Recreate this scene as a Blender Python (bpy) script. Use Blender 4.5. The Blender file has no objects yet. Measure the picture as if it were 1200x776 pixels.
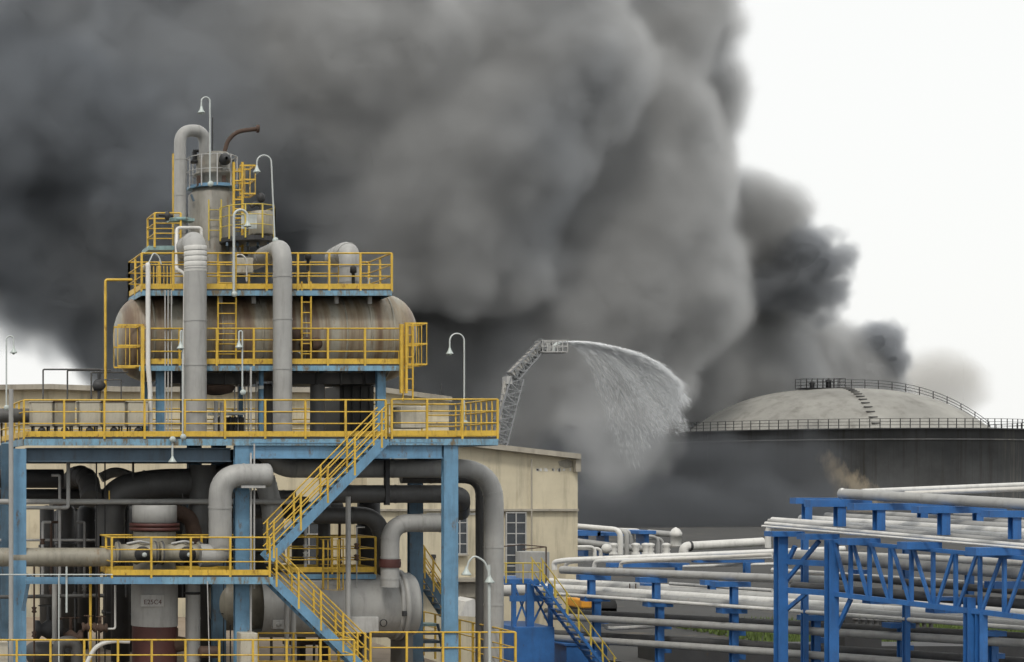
import bpy, math, random
from mathutils import Vector, Matrix, noise
random.seed(7); SMOKE = True
sc = bpy.context.scene
C = sc.collection
# ------------------------------------------------------------------ camera
F, H, PX, HY = 2000.0, 8.0, -200.0, 560.0      # focal length in px of a 1200 px wide picture, eye height, vanishing point of depth
cd = bpy.data.cameras.new('camera'); cam = bpy.data.objects.new('camera', cd); C.objects.link(cam)
cam.location = (0, 0, H); cam.rotation_euler = (math.radians(90), 0, 0)
cd.sensor_width = 36; cd.lens = F / 1200 * 36
cd.shift_x = (600 - PX) / 1200; cd.shift_y = (HY - 388) / 1200
cd.clip_start = 0.5; cd.clip_end = 20000
sc.camera = cam
# ------------------------------------------------------------------ sky, sun, exposure
SUN_EL, SUN_AZ = math.radians(52), math.radians(205)     # azimuth clockwise from +Y (behind the camera, to the left)
w = bpy.data.worlds.new('World'); sc.world = w; w.use_nodes = True
nt = w.node_tree; nt.nodes.clear()
def N(t, typ, **kw):
    n = t.nodes.new(typ)
    for k, v in kw.items(): setattr(n, k, v)
    return n
sky = N(nt, 'ShaderNodeTexSky', sky_type='NISHITA', sun_disc=False, sun_elevation=SUN_EL, sun_rotation=SUN_AZ, air_density=1.0, dust_density=6.0, ozone_density=1.0)
ov = N(nt, 'ShaderNodeMix', data_type='RGBA'); ov.inputs['Factor'].default_value = 0.88   # closed pale overcast layer over the sky
ov.inputs['B'].default_value = (10.75, 10.8, 10.55, 1)
nt.links.new(sky.outputs[0], ov.inputs['A'])
bg = N(nt, 'ShaderNodeBackground'); bg.inputs['Strength'].default_value = 0.1
wo = N(nt, 'ShaderNodeOutputWorld')
nt.links.new(ov.outputs['Result'], bg.inputs['Color']); nt.links.new(bg.outputs[0], wo.inputs['Surface'])
sd = bpy.data.lights.new('sun', 'SUN'); so = bpy.data.objects.new('sun', sd); C.objects.link(so)
sd.energy = 1.5; sd.angle = math.radians(10); sd.color = (1.0, 0.95, 0.86)
sdir = Vector((math.sin(SUN_AZ) * math.cos(SUN_EL), math.cos(SUN_AZ) * math.cos(SUN_EL), math.sin(SUN_EL)))
so.rotation_euler = sdir.to_track_quat('Z', 'Y').to_euler(); so.location = (0, -20, 60)
sc.view_settings.view_transform = 'Standard'; sc.view_settings.look = 'None'
sc.view_settings.exposure = 0.0; sc.view_settings.gamma = 1.0; sc.view_settings.use_curve_mapping = False
cy = sc.cycles
cy.use_denoising = True; cy.denoiser = 'OPENIMAGEDENOISE'
cy.max_bounces = 6; cy.diffuse_bounces = 3; cy.glossy_bounces = 2; cy.transmission_bounces = 4; cy.volume_bounces = 1; cy.transparent_max_bounces = 16
cy.volume_step_rate = 1.5; cy.volume_max_steps = 256; cy.use_adaptive_sampling = True; cy.adaptive_threshold = 0.04
cy.sample_clamp_indirect = 6

# ------------------------------------------------------------------ picture coordinates -> places
def W(px, py, Y): return Vector(((px - PX) / F * Y, Y, H + (HY - py) / F * Y))
def wX(px, Y): return (px - PX) / F * Y
def wZ(py, Y): return H + (HY - py) / F * Y
def S(n, Y): return n / F * Y
def YR(px, off=0.0): return (54.6 + off) / ((px - PX) / F + 0.43)       # depth of the pipe rack's line behind picture column px
def RK(px, py, off=0.0): return W(px, py, YR(px, off))

# ------------------------------------------------------------------ materials
def lin(c):
    return tuple(((v / 255) / 12.92 if v / 255 <= .04045 else ((v / 255 + .055) / 1.055) ** 2.4) for v in c) + (1,)
def paint(name, col, rough=.55, var=.25, rust=0.0, rustcol=(.12, .05, .02), dirt=.3, scale=1.0, metal=0.0, bump=.15, streak=(3, 3, .35)):
    m = bpy.data.materials.new(name); m.use_nodes = True; t = m.node_tree
    b = t.nodes['Principled BSDF']; b.inputs['Roughness'].default_value = rough; b.inputs['Metallic'].default_value = metal
    tc = N(t, 'ShaderNodeTexCoord')
    n1 = N(t, 'ShaderNodeTexNoise'); n1.inputs['Scale'].default_value = 1.3 * scale; n1.inputs['Detail'].default_value = 7; n1.inputs['Roughness'].default_value = .65
    t.links.new(tc.outputs['Object'], n1.inputs['Vector'])
    r1 = N(t, 'ShaderNodeMapRange'); r1.inputs['From Min'].default_value = .35; r1.inputs['From Max'].default_value = .7
    t.links.new(n1.outputs['Fac'], r1.inputs['Value'])
    mx = N(t, 'ShaderNodeMix', data_type='RGBA')
    c = tuple(col)[:3]
    mx.inputs['A'].default_value = (*c, 1); mx.inputs['B'].default_value = (*[v * (1 - var) for v in c], 1)
    t.links.new(r1.outputs[0], mx.inputs['Factor'])
    # vertical run-off streaks of dirt and rust
    mp = N(t, 'ShaderNodeMapping'); mp.inputs['Scale'].default_value = tuple(s * scale for s in streak)
    t.links.new(tc.outputs['Object'], mp.inputs['Vector'])
    n2 = N(t, 'ShaderNodeTexNoise'); n2.inputs['Scale'].default_value = 1.6; n2.inputs['Detail'].default_value = 8; n2.inputs['Roughness'].default_value = .7
    t.links.new(mp.outputs[0], n2.inputs['Vector'])
    r2 = N(t, 'ShaderNodeMapRange'); r2.inputs['From Min'].default_value = .5; r2.inputs['From Max'].default_value = .72; r2.inputs['To Max'].default_value = dirt
    t.links.new(n2.outputs['Fac'], r2.inputs['Value'])
    m2 = N(t, 'ShaderNodeMix', data_type='RGBA'); m2.inputs['B'].default_value = (.05, .042, .033, 1)
    t.links.new(mx.outputs['Result'], m2.inputs['A']); t.links.new(r2.outputs[0], m2.inputs['Factor'])
    out = m2.outputs['Result']
    if rust > 0:
        n3 = N(t, 'ShaderNodeTexNoise'); n3.inputs['Scale'].default_value = 2.2 * scale; n3.inputs['Detail'].default_value = 9; n3.inputs['Roughness'].default_value = .72
        mp3 = N(t, 'ShaderNodeMapping'); mp3.inputs['Location'].default_value = (7, 3, 1); mp3.inputs['Scale'].default_value = (1.4, 1.4, .5)
        t.links.new(tc.outputs['Object'], mp3.inputs['Vector']); t.links.new(mp3.outputs[0], n3.inputs['Vector'])
        r3 = N(t, 'ShaderNodeMapRange'); r3.inputs['From Min'].default_value = .66 - .3 * rust; r3.inputs['From Max'].default_value = .76 - .26 * rust
        t.links.new(n3.outputs['Fac'], r3.inputs['Value'])
        m3 = N(t, 'ShaderNodeMix', data_type='RGBA'); m3.inputs['B'].default_value = (*rustcol, 1)
        t.links.new(out, m3.inputs['A']); t.links.new(r3.outputs[0], m3.inputs['Factor']); out = m3.outputs['Result']
    t.links.new(out, b.inputs['Base Color'])
    bp = N(t, 'ShaderNodeBump'); bp.inputs['Strength'].default_value = bump; bp.inputs['Distance'].default_value = .02
    n4 = N(t, 'ShaderNodeTexNoise'); n4.inputs['Scale'].default_value = 9 * scale; n4.inputs['Detail'].default_value = 4
    t.links.new(tc.outputs['Object'], n4.inputs['Vector']); t.links.new(n4.outputs['Fac'], bp.inputs['Height']); t.links.new(bp.outputs[0], b.inputs['Normal'])
    return m
M = {}
M['yellow'] = paint('yellow_paint', (.72, .47, .06), .5, .3, .3, (.2, .085, .02), .35, 2)
M['yellow_pale'] = paint('pale_yellow_paint', (.62, .47, .08), .5, .25, .1, (.2, .1, .03), .25, 2)
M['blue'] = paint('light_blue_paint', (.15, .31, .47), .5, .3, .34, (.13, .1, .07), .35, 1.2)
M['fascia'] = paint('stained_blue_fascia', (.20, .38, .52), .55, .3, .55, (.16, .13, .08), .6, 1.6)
M['blue_grey'] = paint('darker_blue_paint', (.085, .16, .235), .55, .35, .3, (.07, .055, .04), .5, 1.3)  # darker version of the light blue, mostly on rear columns
M['rack'] = paint('bright_blue_paint', (.034, .15, .42), .45, .3, .12, (.05, .05, .07), .3, 1.2)
M['clad'] = paint('grey_pipe_cladding', (.36, .36, .35), .5, .18, .06, (.2, .14, .09), .3, .8)
M['clad_light'] = paint('pale_pipe_cladding', (.66, .655, .63), .45, .18, .05, (.3, .22, .15), .25, .9)
M['clad_dark'] = paint('shade_darkened_cladding', (.095, .095, .095), .55, .3, .15, (.09, .07, .05), .5, .9)  # cladding grey darkened so its colour carries the shade under the deck
M['clad_old'] = paint('tarnished_beige_cladding', (.31, .29, .235), .45, .3, .3, (.2, .13, .07), .45, 1.1)
M['dome_clad'] = paint('bare_aluminium_cladding', (.6, .58, .54), .38, .15, .05, (.3, .25, .18), .2, 1, metal=.35)
M['dark'] = paint('dark_steel', (.035, .036, .039), .6, .4, .2, (.06, .035, .02), .3, 1)
M['girder'] = paint('dark_blue_girder', (.075, .12, .165), .6, .35, .25, (.05, .04, .03), .5, 1)
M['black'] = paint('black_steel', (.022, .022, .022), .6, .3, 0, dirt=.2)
M['white'] = paint('white_paint', (.50, .54, .53), .45, .12, .08, (.35, .25, .15), .2, 2)
M['galv'] = paint('galvanised_steel', (.45, .45, .44), .5, .2, .1, (.25, .16, .1), .3, 2)
M['red'] = paint('dark_red_primer', (.085, .026, .022), .6, .35, .2, (.06, .03, .02), .4, 1)
M['rust'] = paint('rusted_steel', (.095, .058, .042), .8, .5, .3, (.05, .025, .015), .4, 2)
M['box'] = paint('beige_grey_casing', (.50, .47, .39), .5, .2, .2, (.22, .14, .08), .3, 2)
M['concrete'] = paint('concrete', (.33, .31, .28), .85, .25, .15, (.2, .17, .14), .4, .3, bump=.4)
M['floor'] = paint('dusty_brown_floor', (.30, .24, .18), .85, .3, .25, (.2, .15, .1), .3, .3)
M['ground'] = paint('oily_ground', (.045, .045, .044), .9, .4, .3, (.11, .09, .065), .3, .08)
M['wall'] = paint('beige_plaster', (.60, .54, .40), .85, .2, .22, (.42, .36, .26), .5, .45, streak=(2.2, 2.2, .22))
M['coping'] = paint('weathered_coping', (.40, .37, .31), .85, .3, .2, (.22, .19, .15), .5, .6)
M['window'] = paint('dusty_window_glass', (.06, .068, .078), .25, .4, 0, dirt=.2, scale=2)
M['hood'] = paint('enamel_lamp_hood', (.48, .54, .52), .35, .12, .1, (.3, .22, .14), .15, 4)
M['sea'] = paint('teal_paint', (.25, .38, .38), .5, .3, .3, (.12, .1, .07), .4, 2)
M['ladder'] = paint('boom_grey', (.24, .25, .26), .45, .2, 0, dirt=.3)
M['orange'] = paint('orange_paint', (.75, .33, .03), .5, .2)

def vessel_mat():
    m = paint('stained_vessel_cladding', (.34, .325, .27), .42, .25, .15, (.22, .15, .09), .35, .9)
    t = m.node_tree; b = t.nodes['Principled BSDF']; src = b.inputs['Base Color'].links[0].from_socket
    tc = N(t, 'ShaderNodeTexCoord'); mp = N(t, 'ShaderNodeMapping'); mp.inputs['Scale'].default_value = (2.2, .35, .10)
    t.links.new(tc.outputs['Object'], mp.inputs['Vector'])
    n = N(t, 'ShaderNodeTexNoise'); n.inputs['Scale'].default_value = 1.2; n.inputs['Detail'].default_value = 6; n.inputs['Roughness'].default_value = .6
    t.links.new(mp.outputs[0], n.inputs['Vector'])
    r = N(t, 'ShaderNodeValToRGB'); e = r.color_ramp.elements
    e[0].position = .38; e[0].color = (1, 1, 1, 1); e[1].position = .62; e[1].color = (.36, .17, .075, 1)
    x = r.color_ramp.elements.new(.50); x.color = (.74, .58, .43, 1)
    t.links.new(n.outputs['Fac'], r.inputs['Fac'])
    mu = N(t, 'ShaderNodeMix', data_type='RGBA', blend_type='MULTIPLY'); mu.inputs['Factor'].default_value = .78
    t.links.new(src, mu.inputs['A']); t.links.new(r.outputs[0], mu.inputs['B']); t.links.new(mu.outputs['Result'], b.inputs['Base Color'])
    return m
M['vessel'] = vessel_mat()

def tank_mat():
    m = paint('scorched_tank_wall', (.115, .118, .12), .8, .4, .0, dirt=.8, scale=.09, streak=(8, 8, .25))
    t = m.node_tree; b = t.nodes['Principled BSDF']; src = b.inputs['Base Color'].links[0].from_socket
    tc = N(t, 'ShaderNodeTexCoord'); mp = N(t, 'ShaderNodeMapping'); mp.inputs['Scale'].default_value = (.55, .55, .03)
    t.links.new(tc.outputs['Object'], mp.inputs['Vector'])
    n = N(t, 'ShaderNodeTexNoise'); n.inputs['Scale'].default_value = .8; n.inputs['Detail'].default_value = 6; n.inputs['Roughness'].default_value = .75
    t.links.new(mp.outputs[0], n.inputs['Vector'])
    sx = N(t, 'ShaderNodeSeparateXYZ'); t.links.new(tc.outputs['Object'], sx.inputs[0])
    rx = N(t, 'ShaderNodeMapRange'); rx.inputs['From Min'].default_value = -10; rx.inputs['From Max'].default_value = 50; rx.inputs['To Min'].default_value = -.22; rx.inputs['To Max'].default_value = .08
    t.links.new(sx.outputs['X'], rx.inputs['Value'])
    ad = N(t, 'ShaderNodeMath', operation='ADD'); t.links.new(n.outputs['Fac'], ad.inputs[0]); t.links.new(rx.outputs[0], ad.inputs[1])
    r = N(t, 'ShaderNodeMapRange'); r.inputs['From Min'].default_value = .46; r.inputs['From Max'].default_value = .66
    t.links.new(ad.outputs[0], r.inputs['Value'])
    mu = N(t, 'ShaderNodeMix', data_type='RGBA'); mu.inputs['B'].default_value = (.27, .25, .205, 1)
    t.links.new(src, mu.inputs['A']); t.links.new(r.outputs[0], mu.inputs['Factor']); t.links.new(mu.outputs['Result'], b.inputs['Base Color'])
    return m
M['tank'] = tank_mat()
M['scorch'] = paint('bare_beige_patch', (.62, .52, .36), .8, .3, .5, (.22, .18, .13), .7, .25, streak=(4, 4, .2))
M['tower'] = paint('stained_tower_cladding', (.235, .225, .195), .5, .3, .3, (.15, .10, .06), .5, .9)
M['dome'] = paint('dusty_dome_roof', (.34, .335, .31), .8, .35, .35, (.22, .215, .2), .5, .05, streak=(3, 3, 1))

# ------------------------------------------------------------------ mesh helpers
ORG = {}
class MB:
    def __init__(s): s.v = []; s.f = []; s.sm = []
    def add(s, vs, fs, smooth=False):
        o = len(s.v); s.v += [Vector(v) for v in vs]; s.f += [[i + o for i in f] for f in fs]; s.sm += [smooth] * len(fs); return s
    def box(s, a, b):
        x0, x1 = sorted((a[0], b[0])); y0, y1 = sorted((a[1], b[1])); z0, z1 = sorted((a[2], b[2]))
        return s.add([(x0, y0, z0), (x1, y0, z0), (x1, y1, z0), (x0, y1, z0), (x0, y0, z1), (x1, y0, z1), (x1, y1, z1), (x0, y1, z1)],
                     [(0, 3, 2, 1), (4, 5, 6, 7), (0, 1, 5, 4), (1, 2, 6, 5), (2, 3, 7, 6), (3, 0, 4, 7)])
    def pbox(s, x0, y0, x1, y1, Y0, Y1):           # picture rectangle at depth Y0, going back to Y1
        return s.box(W(x0, y0, Y0), (wX(x1, Y0), Y1, wZ(y1, Y0)))
    def bar(s, p, q, w, h=None, up=(0, 0, 1)):
        p, q = Vector(p), Vector(q); h = h or w; d = (q - p).normalized(); u = Vector(up)
        if abs(d.dot(u)) > .98: u = Vector((0, 1, 0))
        a = d.cross(u).normalized() * w / 2; b = a.normalized().cross(d).normalized() * h / 2
        vs = [p - a - b, p + a - b, p + a + b, p - a + b, q - a - b, q + a - b, q + a + b, q - a + b]
        return s.add(vs, [(0, 1, 2, 3), (7, 6, 5, 4), (0, 4, 5, 1), (1, 5, 6, 2), (2, 6, 7, 3), (3, 7, 4, 0)])
    def ibeam(s, p, q, w, h, t=.02, up=(0, 0, 1)):
        p, q = Vector(p), Vector(q); d = (q - p).normalized(); u = Vector(up)
        if abs(d.dot(u)) > .98: u = Vector((0, 1, 0))
        a = d.cross(u).normalized(); b = a.cross(d).normalized()
        s.bar(p + b * (h / 2 - t / 2), q + b * (h / 2 - t / 2), w, t, up); s.bar(p - b * (h / 2 - t / 2), q - b * (h / 2 - t / 2), w, t, up)
        return s.bar(p, q, t, h - 2 * t, up)
    def tube(s, pts, r, seg=14, bend=None, bands=0, caps=True):
        pts = [Vector(p) for p in pts]
        path = [pts[0]]
        for i in range(1, len(pts) - 1):
            a, b, c = pts[i - 1], pts[i], pts[i + 1]; d1 = (a - b); d2 = (c - b)
            k = min(bend if bend else r * 2.2, d1.length * .49, d2.length * .49)
            p0 = b + d1.normalized() * k; p1 = b + d2.normalized() * k; n = 8
            for j in range(n + 1):
                t_ = j / n; path.append(p0 * (1 - t_) ** 2 + b * 2 * t_ * (1 - t_) + p1 * t_ ** 2)
        path.append(pts[-1])
        q = [path[0]]
        for p in path[1:]:
            if (p - q[-1]).length > 1e-4: q.append(p)
        path = q
        n = len(path); u = None; vs = []
        for i, p in enumerate(path):
            d = (path[min(i + 1, n - 1)] - path[max(i - 1, 0)]).normalized()
            if u is None:
                u = Vector((0, 0, 1)) if abs(d.z) < .9 else Vector((0, 1, 0))
            a = (u - d * u.dot(d)).normalized(); u = a; b = d.cross(a)
            for k in range(seg):
                an = 2 * math.pi * k / seg; vs.append(p + (a * math.cos(an) + b * math.sin(an)) * r)
        fs = []
        for i in range(n - 1):
            for k in range(seg):
                k2 = (k + 1) % seg; fs.append((i * seg + k, i * seg + k2, (i + 1) * seg + k2, (i + 1) * seg + k))
        s.add(vs, fs, True)
        if caps:
            s.add(vs[:seg], [tuple(range(seg))[::-1]]); s.add(vs[-seg:], [tuple(range(seg))])
        if bands:                                       # overlap seams of the cladding
            L = 0; nxt = bands * .5
            for i in range(n - 1):
                a, b = path[i], path[i + 1]; l = (b - a).length
                while L + l > nxt and l > 1e-5:
                    c = a + (b - a) * ((nxt - L) / l); d = (b - a).normalized() * min(.025, r * .2)
                    s.tube([c - d, c + d], r * 1.035 + .003, seg, caps=True); nxt += bands * random.uniform(.85, 1.15)
                L += l
        return s
    def lathe(s, prof, o, axis=(0, 0, 1), seg=32, smooth=True):     # prof: (radius, distance along the axis)
        o = Vector(o); ax = Vector(axis).normalized(); u = Vector((0, 1, 0)) if abs(ax.y) < .9 else Vector((1, 0, 0))
        a = (u - ax * u.dot(ax)).normalized(); b = ax.cross(a); vs = []; fs = []
        for r, h in prof:
            for k in range(seg):
                an = 2 * math.pi * k / seg; vs.append(o + ax * h + (a * math.cos(an) + b * math.sin(an)) * max(r, .0005))
        for i in range(len(prof) - 1):
            for k in range(seg):
                k2 = (k + 1) % seg; fs.append((i * seg + k, i * seg + k2, (i + 1) * seg + k2, (i + 1) * seg + k))
        return s.add(vs, fs, smooth)
    def drum(s, p, q, r, head=.3, seg=32):            # closed cylinder with domed ends
        p, q = Vector(p), Vector(q); L = (q - p).length; pr = []
        for i in range(9):
            t_ = math.pi / 2 * i / 8; pr.append((r * math.sin(t_), -head * math.cos(t_)))
        for i in range(8, -1, -1):
            t_ = math.pi / 2 * i / 8; pr.append((r * math.sin(t_), L + head * math.cos(t_)))
        return s.lathe(pr, p, q - p, seg)
    def ball(s, c, r, seg=12):
        return s.lathe([(r * math.sin(math.pi * i / 8), -r * math.cos(math.pi * i / 8)) for i in range(9)], c, (0, 0, 1), seg)
    def sheet(s, poly, Y0, Y1):                       # picture polygon at depth Y0 given real thickness back to Y1
        a = [W(x, y, Y0) for x, y in poly]; n = len(a); vs = a + [Vector((p.x, Y1, p.z)) for p in a]
        return s.add(vs, [tuple(range(n)), tuple(range(2 * n - 1, n - 1, -1))] + [(i, i + n, (i + 1) % n + n, (i + 1) % n) for i in range(n)])
    def build(s, name, mat, parent=None, label=None, cat=None, group=None, kind=None, bevel=0):
        me = bpy.data.meshes.new(name)
        if parent is not None: org = ORG[parent.name]
        else:
            xs = [v.x for v in s.v]; ys = [v.y for v in s.v]; zs = [v.z for v in s.v]
            org = Vector(((min(xs) + max(xs)) / 2, (min(ys) + max(ys)) / 2, min(zs)))
        me.from_pydata([v - org for v in s.v], [], s.f); me.polygons.foreach_set('use_smooth', s.sm); me.update()
        me.materials.append(M[mat] if isinstance(mat, str) else mat)
        o = bpy.data.objects.new(name, me); C.objects.link(o); ORG[o.name] = org
        if parent is not None: o.parent = parent
        else: o.location = org
        if bevel:
            bm_ = o.modifiers.new('edge', 'BEVEL'); bm_.width = bevel; bm_.segments = 2; bm_.limit_method = 'ANGLE'
        tag(o, label, cat, group, kind)
        return o
def tag(o, label=None, cat=None, group=None, kind=None):
    if label: o['label'] = label
    if cat: o['category'] = cat
    if group: o['group'] = group
    if kind: o['kind'] = kind
    elif cat: o['kind'] = 'thing'
def thing(name, label, cat, loc, group=None):
    o = bpy.data.objects.new(name, None); C.objects.link(o); o.location = loc; o.empty_display_size = .3
    ORG[o.name] = Vector(loc); tag(o, label, cat, group); return o

def rail(parent, path, z, h=1.1, n=None, mids=2, kick=True, mat='yellow', pr=.03, rr=.02, step=1.25, bars=0, name='guard_rail', square=True):
    """guard rail over a path [(X, Y)] at deck height z: rails are one part, each post a sub-part"""
    g = MB(); P = [Vector((x, y, z)) for x, y in path]
    for j in range(mids + 1):
        hh = h * (j + 1) / (mids + 1) if mids else h
        if mids == 2: hh = (h * .36, h * .68, h)[j]
        for a, b in zip(P, P[1:]): g.tube([a + Vector((0, 0, hh)), b + Vector((0, 0, hh))], rr if j < mids else rr * 1.25, 8)
    ro = g.build(name, mat, parent)
    if kick:
        k = MB()
        for a, b in zip(P, P[1:]): k.bar(a + Vector((0, 0, .09)), b + Vector((0, 0, .09)), .012, .16)
        k.build('kick_plate', mat, ro)
    last = None
    for i, (a, b) in enumerate(zip(P, P[1:])):
        m_ = max(1, round((b - a).length / step))
        for j in range(0 if i == 0 else 1, m_ + 1):
            p = a.lerp(b, j / m_); q = MB()
            if square: q.bar(p - Vector((0, 0, .08)), p + Vector((0, 0, h)), pr * 2, pr * 2, (0, 1, 0))
            else: q.tube([p, p + Vector((0, 0, h))], pr, 8)
            q.build('post', mat, ro)
    return ro
def stair(parent, top, bot, Y0, Y1, mat, rmat, sw=.26, rh=1.0, posts=5, tread='girder', rr=.022, mids=2, pr=.028):
    """flight between two picture points (x, y): two stringers, treads, two handrails with posts"""
    for Y in (Y0, Y1):
        a = Vector((wX(top[0], Y0), Y, wZ(top[1], Y0))); b = Vector((wX(bot[0], Y0), Y, wZ(bot[1], Y0)))
        MB().bar(a, b, .05, sw).build('stringer', mat, parent)
        g = MB()
        for j in range(mids + 1):
            hh = rh * (j + 1) / (mids + 1); g.tube([a + Vector((0, 0, hh)), b + Vector((0, 0, hh))], rr, 8)
        ro = g.build('handrail', rmat, parent)
        for i in range(posts):
            p = a.lerp(b, (i + .15) / (posts - .7)); MB().bar(p - Vector((0, 0, .1)), p + Vector((0, 0, rh)), pr * 2, pr * 2, (0, 1, 0)).build('post', rmat, ro)
    t = MB(); a = Vector((wX(top[0], Y0), Y0, wZ(top[1], Y0))); b = Vector((wX(bot[0], Y0), Y0, wZ(bot[1], Y0)))
    n = int(abs(a.z - b.z) / .2)
    for i in range(1, n):
        p = a.lerp(b, i / n); t.box((p.x - .13, Y0 + .03, p.z + .02), (p.x + .13, Y1 - .03, p.z + .05))
    t.build('treads', tread, parent)
def ladder(parent, p, q, w=.4, side=(1, 0, 0), mat='yellow', cage=False, rr=.022, out=(0, -1, 0)):
    p, q = Vector(p), Vector(q); s = Vector(side) * w / 2; g = MB()
    for k in (-1, 1): g.tube([p + s * k, q + s * k], rr * 1.3, 8)
    n = int((q - p).length / .3)
    for i in range(1, n): c = p.lerp(q, i / n); g.tube([c - s, c + s], rr * .8, 6)
    o = g.build('ladder', mat, parent)
    if cage:
        c = MB(); O = Vector(out) * .65; n = max(2, int((q - p).length / .8)); hoops = []
        for i in range(n + 1):
            b = p.lerp(q, i / n); pts = [b + s * 1.3 * math.cos(a_) + O * math.sin(a_) for a_ in [math.pi * k / 8 for k in range(9)]]
            for a_, b_ in zip(pts, pts[1:]): c.bar(a_, b_, .05, .012)
            hoops.append(pts)
        for k in (1, 2, 4, 6, 7): c.bar(hoops[0][k], hoops[-1][k], .03, .012)
        c.build('safety_cage', mat, o)
    return o
def pipe(pts, wpx, mat, label, bend=None, bands=0, name='pipe', cat='pipe', group=None, flanges=(), parent=None, seg=18):
    """pipe through picture points (x, y, depth), wpx pixels thick at its first point"""
    P = [W(*p) for p in pts]; r = S(wpx, pts[0][2]) / 2
    o = MB().tube(P, r, seg, bend, bands).build(name, mat, parent, label, cat, group)
    return o
def rpipe(pts, wpx, mat, label, bend=None, group=None, name='pipe', bands=0):
    return pipe([(x, y, YR(x, off)) for x, y, off in pts], wpx, mat, label, bend, bands, name, 'pipe', group)
def gooseneck(px, y_base, y_top, Y, hook, label, drop=10, mat='white', w=1.9, base=True, lean=0, group='gooseneck lamps', dY=0):
    """swan-neck lamp: upright at px, arm bending by hook px sideways to an enamel hood"""
    b = W(px + lean, y_base, Y); t = thing('gooseneck_lamp', label, 'lamp', b, group); r = S(w, Y) / 2
    n = 10; pts = [b, W(px, y_top + abs(hook) / 2, Y)]
    for i in range(1, n + 1):
        a = math.pi * i / n; pts.append(W(px + hook / 2 - hook / 2 * math.cos(a), y_top + abs(hook) / 2 - abs(hook) / 2 * math.sin(a), Y))
    pts.append(W(px + hook, y_top + abs(hook) / 2 + drop, Y)); e = pts[-1]
    MB().tube(pts, r, 8, bend=.01).build('lamp_pole', mat, t)
    k = S(1, Y)
    sh = MB().lathe([(.8 * k, 3 * k), (1.3 * k, 1.5 * k), (1.7 * k, 0), (2.4 * k, -2.2 * k), (4.3 * k, -4.8 * k), (4.5 * k, -5.6 * k), (3.8 * k, -5.4 * k), (1.2 * k, -2 * k)], e, (0, 0, 1), 18).build('lamp_shade', 'hood', t)
    MB().ball(e - Vector((0, 0, 5.2 * k)), 2.2 * k, 10).build('bulb', 'hood', sh)
    if base: MB().lathe([(0, -.02), (3.4 * k, -.02), (3.4 * k, .03), (0, .03)], b - Vector((0, .08, 0)), (0, -1, 0), 16).build('junction_box', 'hood', t)
    return t

# ================================================================== GROUND
g = MB(); g.add([(-6000, -200, 0), (9000, -200, 0), (9000, 12000, 0), (-6000, 12000, 0)], [(0, 1, 2, 3)])
g.build('ground', 'ground', kind='structure')
ZF = 1.95
slab = MB(); slab.box((-12, 48.6, 0.3), (wX(606, 49.6), 74.2, ZF)); slab.build('plant_floor', 'floor', kind='structure')
# ================================================================== STORAGE TANK
TY = 431.0; TX = 253.6; TR = 41.0; TZ = 19.3
t = thing('storage_tank', 'huge scorched oil tank with a dusty domed roof and rooftop railings', 'tank', (TX, TY, 0))
MB().lathe([(TR, 0), (TR, TZ - .3), (TR + .15, TZ - .3), (TR + .15, TZ)], (TX, TY, 0), seg=160).build('tank_wall', 'tank', t)
DR = 33.5; DH = 11.0
dm = MB(); pr = []
for i in range(41):
    a = i / 40; pr.append((DR * (1 - a), TZ + .1 + DH * (1 - (1 - a) ** 2.8)))
dm.lathe(pr, (TX, TY, 0), seg=160)
dm.lathe([(TR, TZ - .1), (DR - .5, TZ + .15)], (TX, TY, 0), seg=160, smooth=False).build('dome_roof', 'dome', t)
def dz(r): return TZ + .1 + DH * (1 - min(1, r / DR) ** 2.8)
wk = MB().lathe([(TR - .2, TZ - .15), (TR + 1.6, TZ - .15), (TR + 1.6, TZ + .1), (TR - .2, TZ + .1)], (TX, TY, 0), seg=160, smooth=False).build('ring_walkway', 'dark', t)
MB().lathe([(TR + .05, TZ - 2.6), (TR + .5, TZ - 2.6), (TR + .5, TZ - 2.3), (TR + .05, TZ - 2.3)], (TX, TY, 0), seg=160, smooth=False).build('stiffening_ring', 'tank', t)
rg = MB()
for hh in (.75, 1.5, 2.2): rg.lathe([(TR + 1.5, TZ + hh), (TR + 1.56, TZ + hh), (TR + 1.56, TZ + hh + .1), (TR + 1.5, TZ + hh + .1)], (TX, TY, 0), seg=160, smooth=False)
for k in range(130):
    a = 2 * math.pi * k / 130; p = Vector((TX + (TR + 1.5) * math.cos(a), TY + (TR + 1.5) * math.sin(a), TZ)); rg.bar(p, p + Vector((0, 0, 2.3)), .14, .14, (0, 1, 0))
rg.build('ring_railing', 'dark', t)
def onroof(r, ang, dz_=0): return Vector((TX + r * math.cos(ang), TY + r * math.sin(ang), dz(r) + dz_))
# top platform with its railing
tp = MB(); q = [onroof(9.5, math.pi * (1.0 + .0) ) , ]
c0 = Vector((wX(940, TY - 4), TY - 4, 0)); c1 = Vector((wX(985, TY - 4), TY - 4, 0)); zt = dz(7) - .1
pl = MB().box((c0.x, TY - 6, zt + .1), (c1.x, TY - 1, zt + .3)).build('roof_platform', 'dark', t)
rr_ = MB()
for hh in (.8, 1.6, 2.4):
    for Y in (TY - 6, TY - 1): rr_.bar((c0.x, Y, zt + .2 + hh), (c1.x, Y, zt + .2 + hh), .1, .1)
for k in range(8):
    for Y in (TY - 6, TY - 1): x = c0.x + (c1.x - c0.x) * k / 7; rr_.bar((x, Y, zt + .2), (x, Y, zt + 2.6), .12, .12, (0, 1, 0))
for X in (c0.x, c1.x):
    for hh in (.8, 2.4): rr_.bar((X, TY - 6, zt + .2 + hh), (X, TY - 1, zt + .2 + hh), .1, .1)
rr_.build('platform_railing', 'dark', t)
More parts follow.
